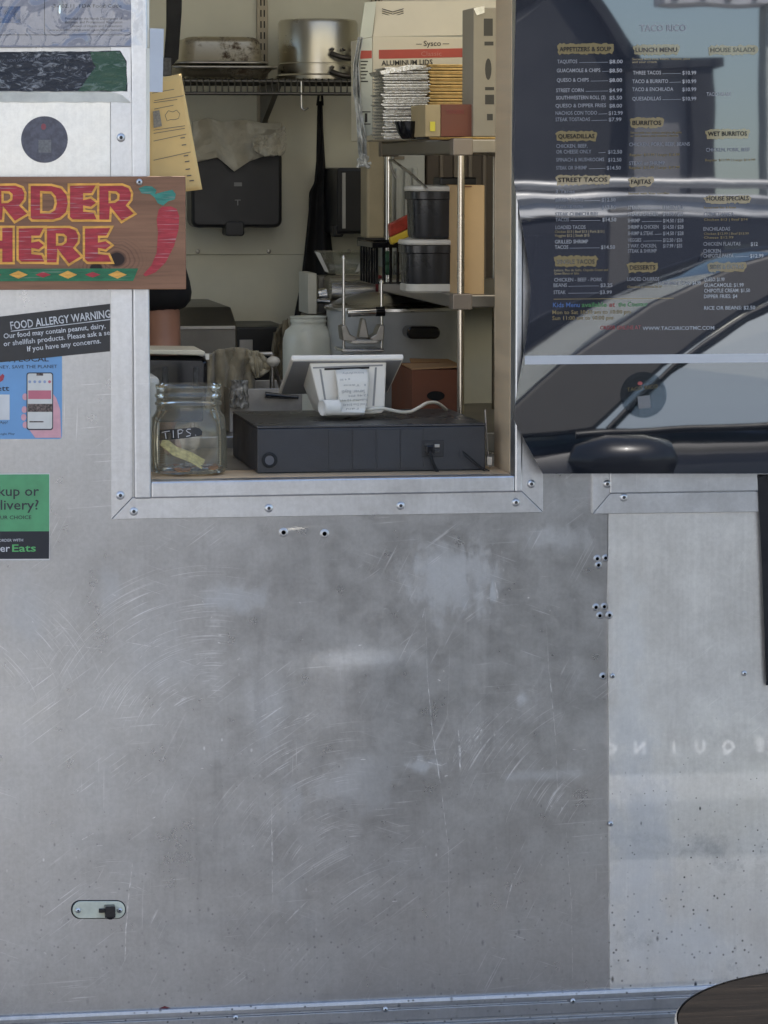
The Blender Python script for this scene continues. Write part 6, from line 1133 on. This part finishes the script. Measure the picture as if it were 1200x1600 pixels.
        mc = L(1.42, s * 1.03, 0.99); q_ = MB(); q_.lathe([(0, -.17), (.05, -.15), (.078, -.06), (.08, .05), (.06, .13), (0, .16)], mc, 24, 'X', 1.2, 0.9); mo = q_.build('mirror', paint, o, smooth=60)
        q_ = MB(); q_.tube([mc + Vector((0.02, 0, -.04)), L(1.46, s * .90, 1.02)], 0.025, 8); q_.build('mirror_arm', trim, mo, smooth=60)
        for wx in (.88, 3.68):
            wh = MB(); wh.lathe([(.0, .0), (.23, .0), (.33, .005), (.35, .04), (.35, .20), (.33, .235), (.24, .24)], L(wx, s * .93, .35 / sz), 40, 'Y') if s < 0 else wh.lathe([(.24, -.24), (.33, -.235), (.35, -.20), (.35, -.04), (.33, -.005), (.24, 0.0)], L(wx, s * .93, .35 / sz), 40, 'Y')
            wo = wh.build('wheel', rubber, o, smooth=40); rm = MB(); c_ = L(wx, s * .935, .35 / sz)
            for k in range(5):
                a_ = 2 * math.pi * k / 5; rm.box(-0.03, 0.03, -0.012, 0.012, 0.04, 0.225, Matrix.Translation(c_) @ Matrix.Rotation(a_, 4, 'Y'))
            rm.lathe([(.24, -.012), (.245, .012), (.215, .012), (.215, -.012)], c_, 32, 'Y', cap=False); rm.build('rim', steel, wo, smooth=40)
        q_ = MB(); q_.box(X0 + .06, X0 + .36, YC_ + s * .62 - .16, YC_ + s * .62 + .16, .70 * sz, .82 * sz); q_.build('headlight', mat('lamp_lens', (0.5, 0.5, 0.5, 1), 0.1), o, bev=0.03)
        q_ = MB()
        for x in (2.80, 3.74): q_.box(X0 + x - .003, X0 + x + .003, YC_ + s * .9265 - .002, YC_ + s * .9265 + .002, .40 * sz, 1.06 * sz)
        q_.build('door_gap', trim, o)
        for x in (2.55, 3.5): q_ = MB(); q_.tube([L(x, s * .93, .95), L(x + .03, s * .955, .955), L(x + .15, s * .955, .958), L(x + .18, s * .93, .955)], 0.012, 8); q_.build('door_handle', chrome, o, smooth=60)
    for nm, pts in (('windscreen', [(1.2, -.80, 1.085), (1.2, .80, 1.085), (2.13, .60, 1.605), (2.13, -.60, 1.605)]), ('rear_window', [(4.46, -.74, 1.13), (4.46, .74, 1.13), (4.04, .58, 1.60), (4.04, -.58, 1.60)])):
        q_ = MB(); c4 = [L(*p_) for p_ in pts]
        q_.grid(lambda u, v: (c4[0].lerp(c4[1], u)).lerp(c4[3].lerp(c4[2], u), v) + Vector(((-0.10 if nm == 'windscreen' else 0.08) * (1 - (2 * u - 1) ** 2), 0, 0.02 * (1 - (2 * u - 1) ** 2) + 0.07 * math.sin(math.pi * v))), 12, 12); q_.build(nm, dark_glass if dark else screen_glass, o, smooth=60)
    q_ = MB(); q_.box(X0 + .02, X0 + .12, YC_ - .5, YC_ + .5, .45 * sz, .66 * sz); q_.build('grille', trim, o, bev=0.02)
    for x in (2.1, 3.1):
        for y in (-.38, .38):
            q_ = MB(); q_.box(X0 + x, X0 + x + .5, YC_ + y - .25, YC_ + y + .25, .5 * sz, .62 * sz); q_.box(X0 + x + .45, X0 + x + .6, YC_ + y - .24, YC_ + y + .24, .6 * sz, 1.2 * sz); q_.box(X0 + x + .50, X0 + x + .6, YC_ + y - .12, YC_ + y + .12, 1.22 * sz, 1.42 * sz); q_.build('seat', mat('car_seat', (0.05, 0.05, 0.055, 1), 0.8), o, bev=0.04)
    if letters:                                # lettering on the door facing the truck
        q_ = MB(); yy = YC_ + .93 + .012
        for k, ch in enumerate('EQUINOX'):
            vs2, fs2 = glyphs(ch, 0.035); x_ = X0 + letters[0] + k * letters[1]
            q_.add([Vector((x_ - (v.x - 0.35) * letters[2], yy, letters[3] + v.y * letters[2])) for v in vs2], fs2)
        q_.build('door_lettering', mat('badge_chrome', (0.92, 0.92, 0.92, 1), 0.3, 0.0), o)
    return o
CARY = -3.72 - .93
ab = MR(850, 735, 3.75)
CX0 = ab.x - 1.22
def wallref(px, py, d):                        # mirror image in the leaning lower panel
    q_ = W(px, py); v = (q_ - CAMLOC).normalized(); a_ = math.atan(TILT); n = Vector((0, -math.cos(a_), math.sin(a_))); r = v - 2 * v.dot(n) * n; return q_ + r * ((-d - q_.y) / r.y)
e0 = wallref(1183, 1172, 3.72); x0r = wallref(905, 1180, 3.72)
print('CAR', CX0, 'letters', e0, x0r, 'belt', ab)
# seen from the truck the word reads from the car's tail to its nose
LSP = (x0r.x - e0.x) / 6
make_car('dark grey parked car mirrored in the glossy menu, off to the right', carpaint('graphite_paint', (0.03, 0.031, 0.034, 1), 0.4), CX0, CARY, 1.0, (e0.x - CX0, LSP, 0.05, e0.z), False)
v2 = MR(1000, 300, 7.6)
make_car('pale silver tall parked car with roof rails, mirrored above the dark car', mat('white_van_paint', (0.5, 0.51, 0.53, 1), 0.5, coat=0.25), v2.x - 2.9, -7.6 - .93, max(1.05, min(1.3, (v2.z - 0.02) / 1.67)), None, True, True)
# buildings across the lot
fac = mat('cream_stucco', (0.74, 0.73, 0.70, 1), 0.9, var=0.08, scale=0.8, bump=0.2, bscale=30)
bd = thing('cream_shop_building', 'long cream shop building across the lot, mirrored in the aluminium', 'building', (-8, -20, 0))
BY = -17.6; bx0, bx1 = -24, MR(800, 150, 17.6).x
MB().box(bx0, bx1, BY - 8, BY, 0, 7.2).build('wall', fac, bd); MB().box(bx0 - .1, bx1 + .1, BY - 8, BY + .15, 7.2, 7.5).build('roof_edge', mat('roof_trim', (0.3, 0.28, 0.25, 1), 0.7), bd)
for i in range(7):
    x = bx0 + 2 + i * 3.6
    if x + 2 > bx1: break
    q = MB(); q.box(x, x + 2.0, BY + 0.001, BY + 0.05, 3.6, 5.0); wn = q.build('window', mat('shop_glass', (0.03, 0.035, 0.04, 1), 0.05), bd)
    q = MB(); q.box(x - .06, x + 2.06, BY + 0.051, BY + 0.10, 3.52, 3.6); q.box(x + .97, x + 1.03, BY + 0.051, BY + .09, 3.6, 5.0); q.build('window_frame', white_plastic, wn)
# dark gabled kiosk with a ribbed canopy, sky showing between
D2 = 15.5; kd = mat('dark_siding', (0.045, 0.046, 0.05, 1), 0.6, var=0.2, scale=3); kg = mat('grey_siding', (0.22, 0.22, 0.23, 1), 0.6); kl = mat('pale_siding', (0.62, 0.63, 0.66, 1), 0.6)
def mp(px, py): return MR(px, py, D2)
ks = thing('dark_gabled_kiosk', 'dark gabled kiosk across the lot, mirrored at the top of the menu', 'building', (mp(880, 200).x, -D2 - 1.5, 0))
q = MB(); a, b_, c_, d_, e_ = mp(800, 40), mp(912, -40), mp(985, 112), mp(985, 260), mp(800, 260); q.prism([a, b_, c_, Vector((d_.x, -D2, 0.02)), Vector((e_.x, -D2, 0.02))], (0, -3, 0)); q.build('wall', kd, ks)
q = MB(); a, b_ = mp(840, -90), mp(1000, 122); q.prism([Vector((a.x, -D2 + .1, a.z)), Vector((b_.x, -D2 + .1, b_.z)), Vector((b_.x, -D2 + .1, b_.z + .09)), Vector((a.x + .05, -D2 + .1, a.z + .12))], (0, -3.4, 0)); q.build('roof', mat('roof_slate', (0.03, 0.032, 0.036, 1), 0.7), ks)
q = MB(); a, b_ = mp(978, 108), mp(1088, 250); z0_ = mp(1000, 112).z; q.box(a.x, b_.x, -D2 - 2.6, -D2 + 0.2, 0.02, z0_); q.build('lobby', kg, ks)
q = MB(); q.box(a.x - .05, b_.x + .08, -D2 - 2.6, -D2 + 0.35, z0_, z0_ + .06); q.box(b_.x - .12, b_.x + .02, -D2 + 0.21, -D2 + 0.33, 0.02, z0_ - .002); q.build('door_frame', kd, ks)
cn = thing('ribbed_canopy', 'pale ribbed metal canopy above the kiosk yard, mirrored at the top right', 'canopy', (mp(1060, 30).x, -D2 - 1, 0))
a, b_ = mp(1010, 16), mp(1163, 16); z0_ = a.z; b2 = mp(1300, 30)
MB().box(a.x, b2.x + 2, -D2 + 0.2, -D2 + 0.5, z0_, z0_ + 1.6).build('fascia', kl, cn)
for k in range(22):
    x = a.x + 0.05 + k * 0.17 * (D2 + 5.5) / 20; q = MB(); q.box(x, x + .03, -D2 + 0.501, -D2 + 0.53, z0_ + .02, z0_ + 1.58); q.build('rib', kg, cn)
for px in (1172, 1330):
    x = mp(px, 100).x; MB().box(x, x + .16, -D2 + 0.22, -D2 + .4, 0.01, z0_ - .002).build('column', mat('column_green', (0.42, 0.46, 0.44, 1), 0.6), cn)
# trees
def leafmat(name, c):
    m, g, b = newmat(name); tc = g.n('TexCoord').outputs['Object']; g.put(b.inputs['Base Color'], g.n('HueSaturation', None, Color=c, Value=g.rng(g.noise(tc, 3, 3), 0.3, 0.7, 0.7, 1.3))); b.inputs['Roughness'].default_value = 0.6; return m
lf = leafmat('leaves', (0.05, 0.095, 0.025, 1)); bark = mat('bark', (0.1, 0.075, 0.055, 1), 0.9, var=0.3, bump=0.5)
def tree(label, x, y, h, r0, seed):
    rn = random.Random(seed); o = thing('leafy_tree', label, 'tree', (x, y, 0), 'trees around the lot')
    q_ = MB(); top_ = Vector((x + rn.uniform(-.3, .3), y, h * .7)); q_.tube([(x, y, 0), (x + .05, y, h * .25), top_ * 1.0], 0.2, 10, rs=[.24, .18, .07])
    cl = []
    for k in range(9):
        a_ = rn.uniform(0, 6.28); s_ = Vector((x, y, h * rn.uniform(.25, .5))); e_ = s_ + Vector((math.cos(a_) * r0 * rn.uniform(.5, .95), math.sin(a_) * r0 * rn.uniform(.5, .95), h * rn.uniform(.1, .4))); q_.tube([s_, (s_ + e_) / 2 + Vector((0, 0, .15)), e_], .05, 6, rs=[.08, .05, .02]); cl.append(e_)
    q_.build('trunk', bark, o, smooth=60); cl.append(top_); cl.append(top_ + Vector((0, 0, h * .2)))
    mb = MB(); vs_ = []; fs_ = []
    for c_ in cl:
        rr = r0 * rn.uniform(.35, .6)
        for k in range(420):
            d_ = Vector((rn.gauss(0, 1), rn.gauss(0, 1), rn.gauss(0, .8))).normalized() * rr * rn.uniform(.3, 1) ** .5; p_ = c_ + d_; u = Vector((rn.gauss(0, 1), rn.gauss(0, 1), rn.gauss(0, 1))).normalized(); v = u.cross(Vector((rn.gauss(0, 1), rn.gauss(0, 1), rn.gauss(0, 1)))).normalized(); s_ = rn.uniform(.05, .11); i = len(vs_)
            vs_ += [p_ - u * s_, p_ + v * s_ * .5, p_ + u * s_, p_ - v * s_ * .5]; fs_.append((i, i + 1, i + 2, i + 3))
    mb.add(vs_, fs_); mb.build('crown', lf, o, recalc=False)
tree('leafy tree standing behind the truck at its right, mirrored in the car windscreen', 1.5, 9, 6.0, 2.2, 1); tree('taller leafy tree behind the truck, further left', -3.5, 11, 7.0, 2.6, 2)
bpy.data.objects.remove(_fo); bpy.data.curves.remove(_fc)
